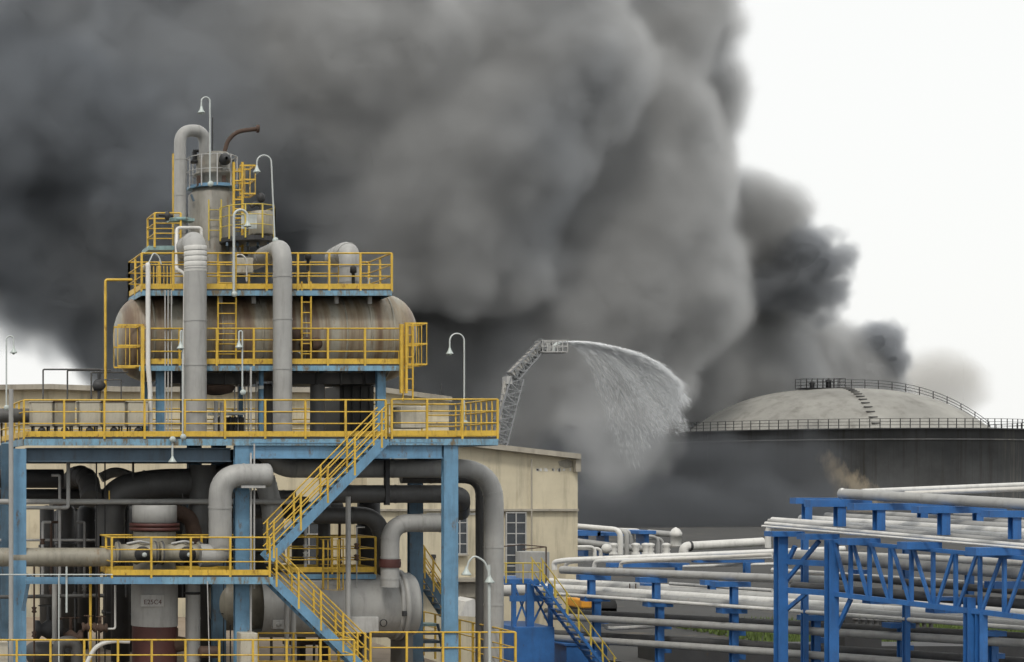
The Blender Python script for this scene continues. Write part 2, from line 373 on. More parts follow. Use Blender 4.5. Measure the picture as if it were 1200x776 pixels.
MB().lathe([(.1, 0), (.5, 0), (.5, .9), (.8, 1.2), (.2, 1.7)], (c0.x + 2.5, TY - 4, zt + .3), seg=12).build('roof_vent', 'dark', t)
MB().lathe([(.1, 0), (.6, 0), (.6, 1.5), (.9, 1.7), (.2, 2.3)], (c1.x - 3, TY - 4, zt + .3), seg=12).build('roof_vent', 'dark', t)
# curved handrail running over the right-hand side of the dome
hr = MB(); A = math.radians(-20); rad = [1 + (DR - 1) * k / 22 for k in range(23)]
for hh in (.9, 1.6, 2.3):
    for a, b in zip(rad, rad[1:]): hr.bar(onroof(a, A, hh), onroof(b, A, hh), .12, .12)
for r_ in rad[::2]: hr.bar(onroof(r_, A, 0), onroof(r_, A, 2.4), .14, .14, (0, 1, 0))
hr.build('roof_handrail', 'dark', t)
st = MB(); A2 = math.radians(-105)
for k in range(20):
    r_ = 4 + (TR - 5.5) * k / 19; p = onroof(min(r_, DR), A2, .25); st.box((p.x - .9, p.y - .3, p.z - .2), (p.x + .9, p.y + .3, p.z + .02))
st.build('roof_steps', 'clad_dark', t, kind='stuff')
def onwall(px, py):
    lo = TY - TR; X0 = None
    Y = lo
    for _ in range(30):
        X = wX(px, Y); d = (TR + .25) ** 2 - (X - TX) ** 2; Y = TY - math.sqrt(max(d, 0))
    return Vector((wX(px, Y), Y, wZ(py, Y)))
# pale patch where the paint has burnt off the wall, a ragged stain in the wall's paint
def patch(m):
    t_ = m.node_tree; b_ = t_.nodes['Principled BSDF']; src = b_.inputs['Base Color'].links[0].from_socket; tc = N(t_, 'ShaderNodeTexCoord'); acc = None
    for x, y, r in ((967, 537, .9), (975, 545, 1.3), (984, 555, 1.8), (994, 564, 2.0), (1006, 573, 2.4), (1020, 582, 2.0), (995, 582, 2.6), (1008, 592, 3.2)):
        c = onwall(x, y) - Vector((TX, TY, 0)); d = N(t_, 'ShaderNodeVectorMath', operation='DISTANCE'); d.inputs[1].default_value = c; t_.links.new(tc.outputs['Object'], d.inputs[0])
        k = N(t_, 'ShaderNodeMath', operation='SUBTRACT'); k.inputs[1].default_value = r; t_.links.new(d.outputs['Value'], k.inputs[0])
        if acc is None: acc = k.outputs[0]
        else: mn = N(t_, 'ShaderNodeMath', operation='MINIMUM'); t_.links.new(acc, mn.inputs[0]); t_.links.new(k.outputs[0], mn.inputs[1]); acc = mn.outputs[0]
    mp = N(t_, 'ShaderNodeMapping'); mp.inputs['Scale'].default_value = (1, 1, .35); t_.links.new(tc.outputs['Object'], mp.inputs['Vector'])
    n = N(t_, 'ShaderNodeTexNoise'); n.inputs['Scale'].default_value = .5; n.inputs['Detail'].default_value = 8; n.inputs['Roughness'].default_value = .7; t_.links.new(mp.outputs[0], n.inputs['Vector'])
    ad = N(t_, 'ShaderNodeMath', operation='MULTIPLY_ADD'); ad.inputs[1].default_value = 10; t_.links.new(n.outputs['Fac'], ad.inputs[0]); t_.links.new(acc, ad.inputs[2])
    r = N(t_, 'ShaderNodeMapRange'); r.inputs['From Min'].default_value = 6.2; r.inputs['From Max'].default_value = 3.4; t_.links.new(ad.outputs[0], r.inputs['Value'])
    mx = N(t_, 'ShaderNodeMix', data_type='RGBA'); mx.inputs['B'].default_value = (.42, .355, .26, 1); t_.links.new(src, mx.inputs['A']); t_.links.new(r.outputs[0], mx.inputs['Factor']); t_.links.new(mx.outputs['Result'], b_.inputs['Base Color'])
patch(M['tank'])
# ================================================================== SMOKE
def smoke_field(t, blobs, nscale, namp, vamp, vscale, soft):
    """a density field: smooth union of ellipsoidal billows broken up by noise; returns its socket"""
    pos = N(t, 'GeometryNodeInputPosition')
    n0 = N(t, 'ShaderNodeTexNoise'); n0.inputs['Scale'].default_value = nscale * .6; n0.inputs['Detail'].default_value = 2
    t.links.new(pos.outputs[0], n0.inputs['Vector'])
    sb = N(t, 'ShaderNodeVectorMath', operation='SUBTRACT'); sb.inputs[1].default_value = (.5, .5, .5); t.links.new(n0.outputs['Color'], sb.inputs[0])
    sc_ = N(t, 'ShaderNodeVectorMath', operation='MULTIPLY_ADD'); sc_.inputs[1].default_value = (22 * namp,) * 3
    t.links.new(sb.outputs[0], sc_.inputs[0]); t.links.new(pos.outputs[0], sc_.inputs[2])
    P = sc_.outputs[0]; acc = None
    for c, r in blobs:                                   # r = (rx, ry, rz) in metres
        ma = N(t, 'ShaderNodeVectorMath', operation='SUBTRACT'); ma.inputs[1].default_value = c; t.links.new(P, ma.inputs[0])
        dv = N(t, 'ShaderNodeVectorMath', operation='DIVIDE'); dv.inputs[1].default_value = r; t.links.new(ma.outputs[0], dv.inputs[0])
        ln = N(t, 'ShaderNodeVectorMath', operation='LENGTH'); t.links.new(dv.outputs[0], ln.inputs[0])
        mm = N(t, 'ShaderNodeMath', operation='MULTIPLY_ADD'); mm.inputs[1].default_value = -min(r); mm.inputs[2].default_value = min(r); t.links.new(ln.outputs['Value'], mm.inputs[0])
        if acc is None: acc = mm.outputs[0]
        else:
            mx = N(t, 'ShaderNodeMath', operation='SMOOTH_MAX'); mx.inputs[2].default_value = 6; t.links.new(acc, mx.inputs[0]); t.links.new(mm.outputs[0], mx.inputs[1]); acc = mx.outputs[0]
    nz = N(t, 'ShaderNodeTexNoise'); nz.inputs['Scale'].default_value = nscale; nz.inputs['Detail'].default_value = 6; nz.inputs['Roughness'].default_value = .62
    t.links.new(pos.outputs[0], nz.inputs['Vector'])
    a1 = N(t, 'ShaderNodeMath', operation='MULTIPLY_ADD'); a1.inputs[1].default_value = 26 * namp; a1.inputs[2].default_value = -13 * namp; t.links.new(nz.outputs[0], a1.inputs[0])
    vo = N(t, 'ShaderNodeTexVoronoi', feature='SMOOTH_F1'); vo.inputs['Scale'].default_value = vscale; vo.inputs['Detail'].default_value = 2; vo.inputs['Smoothness'].default_value = .35
    t.links.new(P, vo.inputs['Vector'])
    a2 = N(t, 'ShaderNodeMath', operation='MULTIPLY_ADD'); a2.inputs[1].default_value = -vamp; a2.inputs[2].default_value = vamp * .75; t.links.new(vo.outputs['Distance'], a2.inputs[0])
    s1 = N(t, 'ShaderNodeMath', operation='ADD'); t.links.new(acc, s1.inputs[0]); t.links.new(a1.outputs[0], s1.inputs[1])
    s2 = N(t, 'ShaderNodeMath', operation='ADD'); t.links.new(s1.outputs[0], s2.inputs[0]); t.links.new(a2.outputs[0], s2.inputs[1])
    d = N(t, 'ShaderNodeMath', operation='MULTIPLY'); d.inputs[1].default_value = 1 / soft; t.links.new(s2.outputs[0], d.inputs[0])
    return d.outputs[0]
def smoke_light_shift(t, tc, n, r):        # paints the brighter light on the plume's right side into the smoke colour
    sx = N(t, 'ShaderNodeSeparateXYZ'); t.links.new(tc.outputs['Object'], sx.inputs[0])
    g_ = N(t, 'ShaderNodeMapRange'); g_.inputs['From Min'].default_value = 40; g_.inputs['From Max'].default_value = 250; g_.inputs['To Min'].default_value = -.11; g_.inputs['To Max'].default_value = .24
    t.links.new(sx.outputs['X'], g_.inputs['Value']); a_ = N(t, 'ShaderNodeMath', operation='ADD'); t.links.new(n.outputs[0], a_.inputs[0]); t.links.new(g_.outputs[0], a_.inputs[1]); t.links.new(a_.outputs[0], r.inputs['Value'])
def volume_material(name, col, dens, aniso=.1, var=None):
    m = bpy.data.materials.new(name); m.use_nodes = True; t = m.node_tree; t.nodes.clear()
    o = N(t, 'ShaderNodeOutputMaterial'); v = N(t, 'ShaderNodeVolumePrincipled'); v.inputs['Density'].default_value = dens
    v.inputs['Density Attribute'].default_value = 'density'; v.inputs['Anisotropy'].default_value = aniso; v.inputs['Color'].default_value = (*col, 1)
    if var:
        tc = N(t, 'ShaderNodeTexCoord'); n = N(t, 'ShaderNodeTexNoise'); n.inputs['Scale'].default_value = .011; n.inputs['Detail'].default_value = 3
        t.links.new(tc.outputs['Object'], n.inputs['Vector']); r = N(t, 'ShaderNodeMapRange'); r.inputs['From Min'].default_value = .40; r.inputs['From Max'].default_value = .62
        smoke_light_shift(t, tc, n, r); mx = N(t, 'ShaderNodeMix', data_type='RGBA'); mx.inputs['A'].default_value = (*col, 1); mx.inputs['B'].default_value = (*var, 1)
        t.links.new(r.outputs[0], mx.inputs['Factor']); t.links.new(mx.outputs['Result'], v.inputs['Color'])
    t.links.new(v.outputs[0], o.inputs['Volume']); return m
def smoke_core_material(name, a, b):
    m = bpy.data.materials.new(name); m.use_nodes = True; t = m.node_tree; p = t.nodes['Principled BSDF']
    p.inputs['Roughness'].default_value = 1; p.inputs['Specular IOR Level'].default_value = 0
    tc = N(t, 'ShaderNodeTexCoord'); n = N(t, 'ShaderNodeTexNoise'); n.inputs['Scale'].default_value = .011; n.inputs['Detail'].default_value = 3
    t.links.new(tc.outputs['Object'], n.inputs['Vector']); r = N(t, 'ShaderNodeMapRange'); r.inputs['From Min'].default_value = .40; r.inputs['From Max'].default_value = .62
    smoke_light_shift(t, tc, n, r); mx = N(t, 'ShaderNodeMix', data_type='RGBA'); mx.inputs['A'].default_value = (*a, 1); mx.inputs['B'].default_value = (*b, 1)
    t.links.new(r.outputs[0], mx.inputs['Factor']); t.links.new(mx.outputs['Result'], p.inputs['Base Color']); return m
def smoke(name, label, blobs_px, lo, hi, res, vmat, cmat, nscale=.022, namp=1.0, vamp=9, vscale=.055, soft=5.0, core=1.3, group=None):
    """a plume: grid volume (the soft outside) round a solid core of billows, both generated from one density field"""
    blobs = []
    for (px, py, Y, r, *k) in blobs_px:
        R_ = S(r, Y); e = k[0] if k else 1.0; blobs.append((tuple(W(px, py, Y)), (R_, R_ * e if not isinstance(e, tuple) else e[0], R_ * (k[1] if len(k) > 1 else 1))))
    root = None
    for part in ('core', 'veil'):
        me = bpy.data.meshes.new(name); me.from_pydata([(0, 0, 0)], [], []); me.update()
        me.materials.append(cmat if part == 'core' else vmat)
        o = bpy.data.objects.new(name if part == 'core' else 'smoke_veil', me); C.objects.link(o)
        ng = bpy.data.node_groups.new(name + '_' + part, 'GeometryNodeTree'); ng.interface.new_socket('Geometry', in_out='OUTPUT', socket_type='NodeSocketGeometry')
        go = N(ng, 'NodeGroupOutput'); vc = N(ng, 'GeometryNodeVolumeCube')
        d = smoke_field(ng, blobs, nscale, namp, vamp, vscale, soft)
        k = 1 if part == 'veil' else .6
        cl = N(ng, 'ShaderNodeClamp'); cl.inputs['Max'].default_value = 1.0 if part == 'veil' else 4.0
        ng.links.new(d, cl.inputs['Value']); ng.links.new(cl.outputs[0], vc.inputs['Density'])
        vc.inputs['Min'].default_value = lo; vc.inputs['Max'].default_value = hi
        for ax, key in enumerate(('Resolution X', 'Resolution Y', 'Resolution Z')): vc.inputs[key].default_value = max(8, int((hi[ax] - lo[ax]) / res * k))
        last = vc.outputs[0]
        if part == 'core':
            vm = N(ng, 'GeometryNodeVolumeToMesh'); vm.inputs['Threshold'].default_value = core; ng.links.new(last, vm.inputs['Volume'])
            ss = N(ng, 'GeometryNodeSetShadeSmooth'); ng.links.new(vm.outputs[0], ss.inputs[0]); last = ss.outputs[0]
        sm_ = N(ng, 'GeometryNodeSetMaterial'); sm_.inputs['Material'].default_value = cmat if part == 'core' else vmat
        ng.links.new(last, sm_.inputs[0]); ng.links.new(sm_.outputs[0], go.inputs[0])
        md = o.modifiers.new('billows', 'NODES'); md.node_group = ng
        if part == 'core':
            root = o; ORG[o.name] = Vector((0, 0, 0)); tag(o, label, 'smoke', group, 'stuff')
        else: o.parent = root; tag(o, kind='stuff')
    return root
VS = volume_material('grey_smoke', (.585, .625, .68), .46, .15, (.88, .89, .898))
VD = volume_material('black_smoke', (.48, .505, .545), .30, .1)
VD2 = volume_material('low_black_smoke', (.22, .232, .25), .26, .1)
VL = volume_material('pale_smoke', (.86, .84, .80), .10, .2)
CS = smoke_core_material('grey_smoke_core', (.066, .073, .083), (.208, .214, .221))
CD2 = smoke_core_material('low_smoke_core', (.042, .044, .048), (.075, .078, .082))
CD = smoke_core_material('black_smoke_core', (.05, .056, .065), (.075, .08, .088))
CL = smoke_core_material('pale_smoke_core', (.5, .48, .44), (.4, .39, .36))
if SMOKE:
    big = [(690, 650, 405, 115, .7), (660, 545, 432, 118, .6), (770, 520, 482, 110, .6), (640, 430, 420, 165, .6), (775, 420, 472, 130, .6), (870, 440, 480, 90, .8), (940, 440, 500, 80, .8), (1005, 455, 505, 58, .8), (895, 350, 480, 62, .8), (920, 380, 490, 62, .8), (980, 420, 500, 55, .8),
           (540, 520, 430, 150, .5), (700, 300, 420, 180, .6), (790, 310, 460, 105, .6), (840, 370, 478, 90, .7), (720, 160, 420, 130, .6), (760, 30, 425, 105, .6), (765, 220, 430, 95, .6), (620, 60, 400, 170, .5),
           (500, 180, 400, 210, .5), (450, 400, 430, 220, .45), (350, 60, 400, 220, .5), (300, 280, 420, 200, .45), (180, 110, 400, 220, .5), (40, 60, 400, 210, .5), (-80, 120, 400, 210, .5), (110, 260, 410, 165, .5), (0, 235, 410, 140, .5), (-90, 220, 400, 130, .5), (200, 340, 420, 120, .6),
           (270, 440, 425, 105, .6), (400, 500, 430, 150, .5), (150, 360, 415, 88, .6), (50, 320, 410, 85, .6), (835, 170, 440, 40, .8), (805, 50, 440, 62, .8), (868, 250, 458, 68, .8), (900, 325, 472, 74, .8), (945, 395, 490, 66, .8), (828, 118, 440, 56, .8)]
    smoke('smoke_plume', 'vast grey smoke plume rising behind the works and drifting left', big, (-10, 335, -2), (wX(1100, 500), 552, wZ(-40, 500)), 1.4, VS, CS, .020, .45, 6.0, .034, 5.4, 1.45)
    low = [(650, 610, 345, 96, .8), (700, 572, 362, 88, .7), (760, 570, 360, 90, .7), (830, 572, 360, 88, .7), (890, 580, 361, 80, .7), (945, 592, 362, 72, .5), (1000, 600, 363, 62, .4), (670, 630, 285, 88, 1), (740, 624, 282, 80, 1), (810, 628, 284, 78, 1), (880, 632, 288, 78, 1), (950, 640, 294, 70, 1)]
    smoke('smoke_bank', 'low blackish smoke bank creeping in front of the tank wall', low, (wX(560, 290), 258, -1), (wX(1080, 362), 388, wZ(455, 362)), 1.15, VD2, CD2, .045, .42, 4.5, .08, 7.0, 1.7, 'smoke clouds near the tank')
    dark = [(945, 295, 450, 40), (968, 310, 452, 34), (930, 325, 452, 36), (895, 338, 455, 30), (860, 345, 457, 24), (830, 342, 458, 16), (958, 345, 452, 32), (982, 342, 452, 22), (975, 372, 452, 20)]
    smoke('smoke_puff', 'small blackish puff billowing above the tank dome, left of the white sky', dark, (wX(800, 450), 430, wZ(420, 450)), (wX(1030, 450), 478, wZ(225, 450)), .5, VD, CD, .09, .3, 3.0, .2, 3.0, 1.9, 'separate puffs of smoke above the tank')
    d2 = [(1018, 408, 500, 34), (1046, 424, 500, 26), (990, 402, 500, 24), (1038, 404, 500, 22)]
    smoke('smoke_puff', 'smallest dark puff just above the roof handrail of the tank', d2, (wX(955, 500), 485, wZ(475, 500)), (wX(1085, 500), 520, wZ(365, 500)), .45, VD, CD, .09, .26, 2.6, .2, 3.0, 1.9, 'separate puffs of smoke above the tank')
    d3 = [(1090, 448, 520, 46), (1120, 445, 520, 36), (1060, 462, 520, 38), (1125, 470, 520, 28)]
    smoke('smoke_puff', 'pale beige puff thinning out at the right end of the smoke', d3, (wX(1000, 520), 500, wZ(505, 520)), (wX(1175, 520), 545, wZ(385, 520)), .8, VL, CL, .06, .25, 3, .12, 5.0, 9, 'separate puffs of smoke above the tank')
# ================================================================== BUILDINGS
BY = 75.0
def window(parent, x0, y0, x1, y1, Y, cols, rows):
    f = MB(); k = S(1, Y); f.pbox(x0, y0, x1, y0 + 1.6, Y - .06, Y + .1); f.pbox(x0, y1 - 1.6, x1, y1, Y - .06, Y + .1)
    for i in range(cols + 1):
        x = x0 + (x1 - x0 - 1.2) * i / cols; f.pbox(x, y0 + 1.6, x + 1.2, y1 - 1.6, Y - .05, Y + .08)
    for j in range(1, rows):
        y = y0 + (y1 - y0) * j / rows; f.pbox(x0, y - .6, x1, y + .6, Y - .04, Y + .07)
    o = f.build('window', 'galv', parent)
    MB().pbox(x0 + .5, y0 + .5, x1 - .5, y1 - .5, Y - .02, Y + .05).build('pane', 'window', o)
    MB().pbox(x0 - 2, y1, x1 + 2, y1 + 1.6, Y - .25, Y + .1).build('sill', 'coping', o)
t = thing('plant_building', 'long beige plastered works building behind the steel platforms', 'building', (wX(200, BY), BY, 0))
MB().sheet([(-90, 457), (60, 455), (140, 458), (451, 459), (526, 470), (526, 775), (-90, 775)], BY, BY + 16).build('wall', 'wall', t)
MB().sheet([(-95, 452), (60, 450), (140, 453), (451, 454), (530, 465), (530, 470.5), (451, 460), (140, 459), (60, 456), (-95, 458)], BY - .5, BY + 16.5).build('roof', 'coping', t)
for x0, y0, x1, y1 in ((350, 612, 386, 668), (466, 624, 498, 678), (230, 600, 262, 660), (96, 600, 120, 660)): window(t, x0, y0, x1, y1, BY - .08, 3, 4)
MB().pbox(-90, 494, 526, 497, BY - .12, BY).build('string_course', 'coping', t)
t = thing('building_annex', 'lower beige annex with sloping eaves and a tall grid window', 'building', (wX(600, BY - 3), BY - 3, 0))
AY = BY - 3
MB().sheet([(430, 508), (677, 537), (677, 785), (430, 785)], AY, AY + 14).build('wall', 'wall', t)
MB().sheet([(428, 503), (681, 532), (681, 538), (428, 509)], AY - .45, AY + 14.4).build('roof', 'coping', t)
MB().pbox(675, 538, 681, 553, AY - .3, AY + 1).build('eaves_block', 'coping', t)
MB().pbox(430, 596.5, 678.5, 599, AY - .18, AY).build('string_course', 'coping', t)
MB().pbox(430, 678, 575, 682, AY - .9, AY).build('ledge', 'coping', t)
MB().pbox(536, 682, 572, 700, AY - .5, AY).build('plinth', 'coping', t)
window(t, 593, 600, 617, 676, AY - .08, 2, 6)
window(t, 530, 600, 548, 650, AY - .08, 2, 4)
rnd = random.Random(9)
for k in range(16): x = rnd.uniform(628, 673); MB().pbox(x, 549.5 + rnd.uniform(-1, 1), x + rnd.uniform(.8, 3.2), 551.5 + rnd.uniform(0, 1.2), AY - .012, AY + .02).build('plaster_flake', 'clad_light', t)
MB().pbox(500, 601, 590, 603.5, AY - .015, AY + .02).build('whitewash_stripe', 'clad_light', t)
MB().sheet([(654, 541), (664, 538), (672, 541), (674, 547), (663, 549), (656, 546)], AY - .014, AY + .02).build('broken_plaster', 'clad_old', t)
MB().tube([W(623, 538, AY - .15), W(623, 596, AY - .15), W(623, 690, AY - .12)], .035, 8).build('downpipe', 'coping', t)
p = MB(); p.pbox(507, 650, 511, 654, AY - .2, AY); p.tube([W(509, 654, AY - .1), W(507, 668, AY - .1), W(500, 676, AY - .1)], .03, 6); p.build('wall_fitting', 'dark', t)
for x, y in ((430, 462), (517, 462)):
    pipe([(x + 60 if x < 500 else x, y + 4, BY + 2), (x + 60 if x < 500 else x, y - 12, BY + 2)], 1.2, 'dark', ('thin rooftop rod on the beige building, ' + ('farther' if x < 500 else 'nearer') + ' from the fire hoist'), name='roof_rod', cat='rod') if x > 500 else None
# ================================================================== FIRE HOIST AND WATER
LY = 300.0
t = thing('ladder_truck', 'fire service boom lift raised above the beige roof, spraying the fire', 'fire truck', (wX(585, LY), LY, 0))
def lattice(parent, a, b, w0, w1, name, mat='ladder', n=12, th=.26, fill=.5):
    A = W(*a, LY); B = W(*b, LY); d = (B - A).normalized(); nrm = Vector((-d.z, 0, d.x)); g = MB()
    for sy in (-.9, .9):
        Yo = Vector((0, sy, 0))
        for sg in (-1, 1): g.bar(A + nrm * w0 * sg / 2 + Yo, B + nrm * w1 * sg / 2 + Yo, th, th)
        for i in range(n):
            p = A.lerp(B, i / n); q = A.lerp(B, (i + 1) / n); wa = w0 + (w1 - w0) * i / n; wb = w0 + (w1 - w0) * (i + 1) / n; s_ = 1 if i % 2 else -1
            g.bar(p + nrm * wa * s_ / 2 + Yo, q - nrm * wb * s_ / 2 + Yo, th * .6, th * .6); g.bar(p + nrm * wa / 2 + Yo, p - nrm * wa / 2 + Yo, th * .5, th * .5)
    for i in range(n + 1):
        p = A.lerp(B, i / n)
        for sg in (-1, 1): g.bar(p + nrm * w0 * sg * .5 - Vector((0, .9, 0)), p + nrm * w0 * sg * .5 + Vector((0, .9, 0)), th * .5, th * .5)
    return g.build(name, mat, parent)
lattice(t, (572, 560), (604, 443), 3.0, 2.2, 'lower_boom', n=16)
MB().bar(W(560, 640, LY), W(586, 522, LY), 1.8, 1.5).build('telescopic_section', 'ladder', t)
MB().bar(W(583, 508, LY), W(592, 447, LY), .5, .6).build('boom_rail', 'dome_clad', t)
lattice(t, (601, 441), (637, 402), 1.9, 1.3, 'upper_boom', n=9)
MB().bar(W(599, 438, LY), W(634, 403, LY), 1.3, 1.0).build('boom_rail', 'dome_clad', t)
MB().pbox(594, 441, 600, 450, LY - 1, LY + 1).build('hinge_block', 'galv', t)
bk = MB(); a = W(636, 399, LY - 1.6); b = W(656, 414, LY + 1.6)
for z in (a.z, (a.z + b.z) / 2, b.z):
    for Y in (a.y, b.y): bk.bar((a.x, Y, z), (b.x, Y, z), .16)
    for X in (a.x, b.x): bk.bar((X, a.y, z), (X, b.y, z), .16)
for i in range(6):
    X = a.x + (b.x - a.x) * i / 5
    for Y in (a.y, b.y): bk.bar((X, Y, b.z), (X, Y, a.z), .13, .13, (0, 1, 0))
bk.box((a.x, a.y, b.z - .1), (b.x, b.y, b.z)); bk.build('basket', 'galv', t)
MB().pbox(640, 402, 645, 413, LY - 1, LY + 1).build('control_panel', 'galv', t)
MB().tube([W(648, 412, LY), W(650, 404, LY), W(657, 402, LY)], .3, 10).build('water_monitor', 'white', t)
MB().box((wX(560, LY) - 9, LY - 1.3, 1.1), (wX(560, LY) + 3, LY + 1.3, 2.2)).build('chassis', 'red', t)
MB().lathe([(1.4, 0), (1.2, .8), (.9, 1.2), (.9, 2)], (wX(560, LY) - 2, LY, 2.2), seg=20).build('turntable', 'galv', t)
MB().box((wX(560, LY) + 3.1, LY - 1.25, .9), (wX(560, LY) + 5.3, LY + 1.25, 3.4)).build('cab', 'red', t, bevel=.2)
MB().bar((wX(560, LY) - 2, LY, 3.4), W(560, 642, LY), 1.9, 1.6).build('telescopic_section', 'ladder', t)
for k in (-7.5, -5.5, 1, 4.2):
    for s_ in (-1, 1):
        wh = MB().lathe([(0, -.2), (.55, -.2), (.55, .2), (0, .2)], (wX(560, LY) + k, LY + s_ * 1.2, .55), (0, 1, 0), 20).build('wheel', 'black', t)
# water jet: thin streaks of drops along ballistic paths from the monitor
def water():
    rnd = random.Random(5); g = MB(); o = W(656, 401.5, LY); vs = []; fs = []
    m = S(1, LY)
    fingers = [rnd.uniform(0, 1) for _ in range(26)]
    def path(u, s):       # u 0..1 outermost to innermost path, s 0..1 along it, picture offsets
        s2 = s; s = min(s, 1)
        X = 148 * (1 - .36 * u); drop = 80 + 105 * u
        x = X * (1 - (1 - s) ** 1.55); y = -1.5 * math.sin(min(1, s * 2.2) * math.pi) + drop * s2 ** 2.3
        return x, y
    def streak(x, y, dx, dy, dep, L, wd):
        d = Vector((dx, 0, -dy)).normalized(); nrm = Vector((-d.z, 0, d.x)); c = o + Vector((x * m, dep, -y * m)); k = len(vs)
        a = c - d * L / 2; b = c + d * L / 2
        vs.extend([a, c + nrm * wd, c - nrm * wd * .5 + Vector((0, wd, 0)), c - nrm * wd * .5 - Vector((0, wd, 0)), b])
        fs.extend([(k, k + 1, k + 2), (k, k + 2, k + 3), (k, k + 3, k + 1), (k + 4, k + 2, k + 1), (k + 4, k + 3, k + 2), (k + 4, k + 1, k + 3)])
    KE = [(0, 96, 16), (.2, 128, 33), (.4, 148, 56), (.6, 148, 82), (.8, 124, 118), (1, 72, 150)]
    def endp(u):
        for (a_, xa, ya), (b_, xb, yb) in zip(KE, KE[1:]):
            if u <= b_: k_ = (u - a_) / (b_ - a_); return xa + (xb - xa) * k_, ya + (yb - ya) * k_
        return KE[-1][1:]
    def path(u, s):
        xe, ye = endp(u); return xe * s, ye * s ** 2.35 - 1.2 * math.sin(min(1, s * 2) * math.pi)
    cl_ = [(k_ + rnd.uniform(-.3, .3)) / 15 for k_ in range(16)]; ln_ = [rnd.uniform(.88, 1.06) for _ in cl_]
    for i in range(9000):       # the solid part of the jet
        s = rnd.random() * .45; x, y = path(.35, s)
        streak(x, y + rnd.gauss(0, .25 + 1.0 * s), 1, .1 + s, rnd.gauss(0, .2), rnd.uniform(.4, 1.2), rnd.uniform(.015, .04))
    for i in range(95000):      # jets breaking into drops, fraying into fingers at their ends
        if rnd.random() < .62: j = min(15, int(rnd.random() ** 1.35 * 16)); u = cl_[j] + rnd.gauss(0, .016); L_ = ln_[j]
        else: u = rnd.random() ** 1.3; L_ = .95
        u = min(1, max(0, u)); s = L_ * (1 - rnd.random() ** 1.25 * .85)
        if u > .5 and rnd.random() < (u - .5) * 1.75: continue
        x, y = path(u, s); x2, y2 = path(u, s + .02); f_ = s * s
        streak(x + rnd.gauss(0, 1.2 * f_), y + abs(rnd.gauss(0, 1)) * (1 + 3.2 * f_) + rnd.gauss(0, .4), x2 - x + .01, y2 - y + .001, rnd.gauss(0, .2 + .8 * s), rnd.uniform(.3, 1.5), rnd.uniform(.008, .026) * (1.35 - .6 * u))
    me = bpy.data.meshes.new('water_spray'); me.from_pydata([v - o for v in vs], [], fs); me.update()
    mt = bpy.data.materials.new('water_drops'); mt.use_nodes = True; b = mt.node_tree.nodes['Principled BSDF']
    b.inputs['Base Color'].default_value = (.86, .88, .9, 1); b.inputs['Roughness'].default_value = .3; b.inputs['Alpha'].default_value = .6
    me.materials.append(mt); ob = bpy.data.objects.new('water_spray', me); C.objects.link(ob); ob.location = o
    tag(ob, 'white arc of water sprayed from the raised boom basket', 'water spray', None, 'stuff')
    # the core of the jet
    P = [o]
    for k in range(1, 15): x, y = path(.35, k / 14 * .45); P.append(o + Vector((x * m, 0, -y * m)))
    j = MB().tube(P, .10, 8, bend=.1); ORG[ob.name] = o; j.build('water_jet', mt, ob)
    # fine mist hanging under the arc
    vm = bpy.data.materials.new('mist'); vm.use_nodes = True; t = vm.node_tree; t.nodes.clear()
    oo = N(t, 'ShaderNodeOutputMaterial'); v = N(t, 'ShaderNodeVolumePrincipled'); v.inputs['Color'].default_value = (.95, .96, .97, 1); v.inputs['Density'].default_value = .17; v.inputs['Anisotropy'].default_value = .3
    t.links.new(v.outputs[0], oo.inputs['Volume'])
    me = bpy.data.meshes.new('mist'); me.from_pydata([(0, 0, 0)], [], []); ob2 = bpy.data.objects.new('mist', me); C.objects.link(ob2); ob2.parent = ob; ob2['kind'] = 'stuff'; me.materials.append(vm)
    ob2.location = -o
    ng = bpy.data.node_groups.new('mist', 'GeometryNodeTree'); ng.interface.new_socket('Geometry', in_out='OUTPUT', socket_type='NodeSocketGeometry')
    go = N(ng, 'NodeGroupOutput'); vc = N(ng, 'GeometryNodeVolumeCube')
    bl = []
    for (px, py, r, e) in ((715, 425, 16, 1.0), (740, 440, 22, 1.0), (765, 455, 24, 1.0), (782, 470, 22, 1.1), (735, 480, 36, 1.3), (765, 495, 34, 1.2), (740, 530, 46, 1.2), (715, 555, 50, 1.2), (700, 470, 32, 1.3), (680, 440, 20, 1.2), (690, 510, 40, 1.3)):
        bl.append((tuple(W(px, py, LY)), (S(r, LY), S(r, LY) * .9, S(r * e, LY))))
    d = smoke_field(ng, bl, .12, .25, 2.2, .25, 7.0)
    cl = N(ng, 'ShaderNodeClamp'); ng.links.new(d, cl.inputs['Value']); ng.links.new(cl.outputs[0], vc.inputs['Density'])
    vc.inputs['Min'].default_value = (wX(650, LY), LY - 8, wZ(660, LY)); vc.inputs['Max'].default_value = (wX(815, LY), LY + 8, wZ(390, LY))
    for key, n in (('Resolution X', 40), ('Resolution Y', 28), ('Resolution Z', 64)): vc.inputs[key].default_value = n
    v.inputs['Density Attribute'].default_value = 'density'
    sm_ = N(ng, 'GeometryNodeSetMaterial'); sm_.inputs['Material'].default_value = vm; ng.links.new(vc.outputs[0], sm_.inputs[0]); ng.links.new(sm_.outputs[0], go.inputs[0])
    md = ob2.modifiers.new('mist', 'NODES'); md.node_group = ng
water()
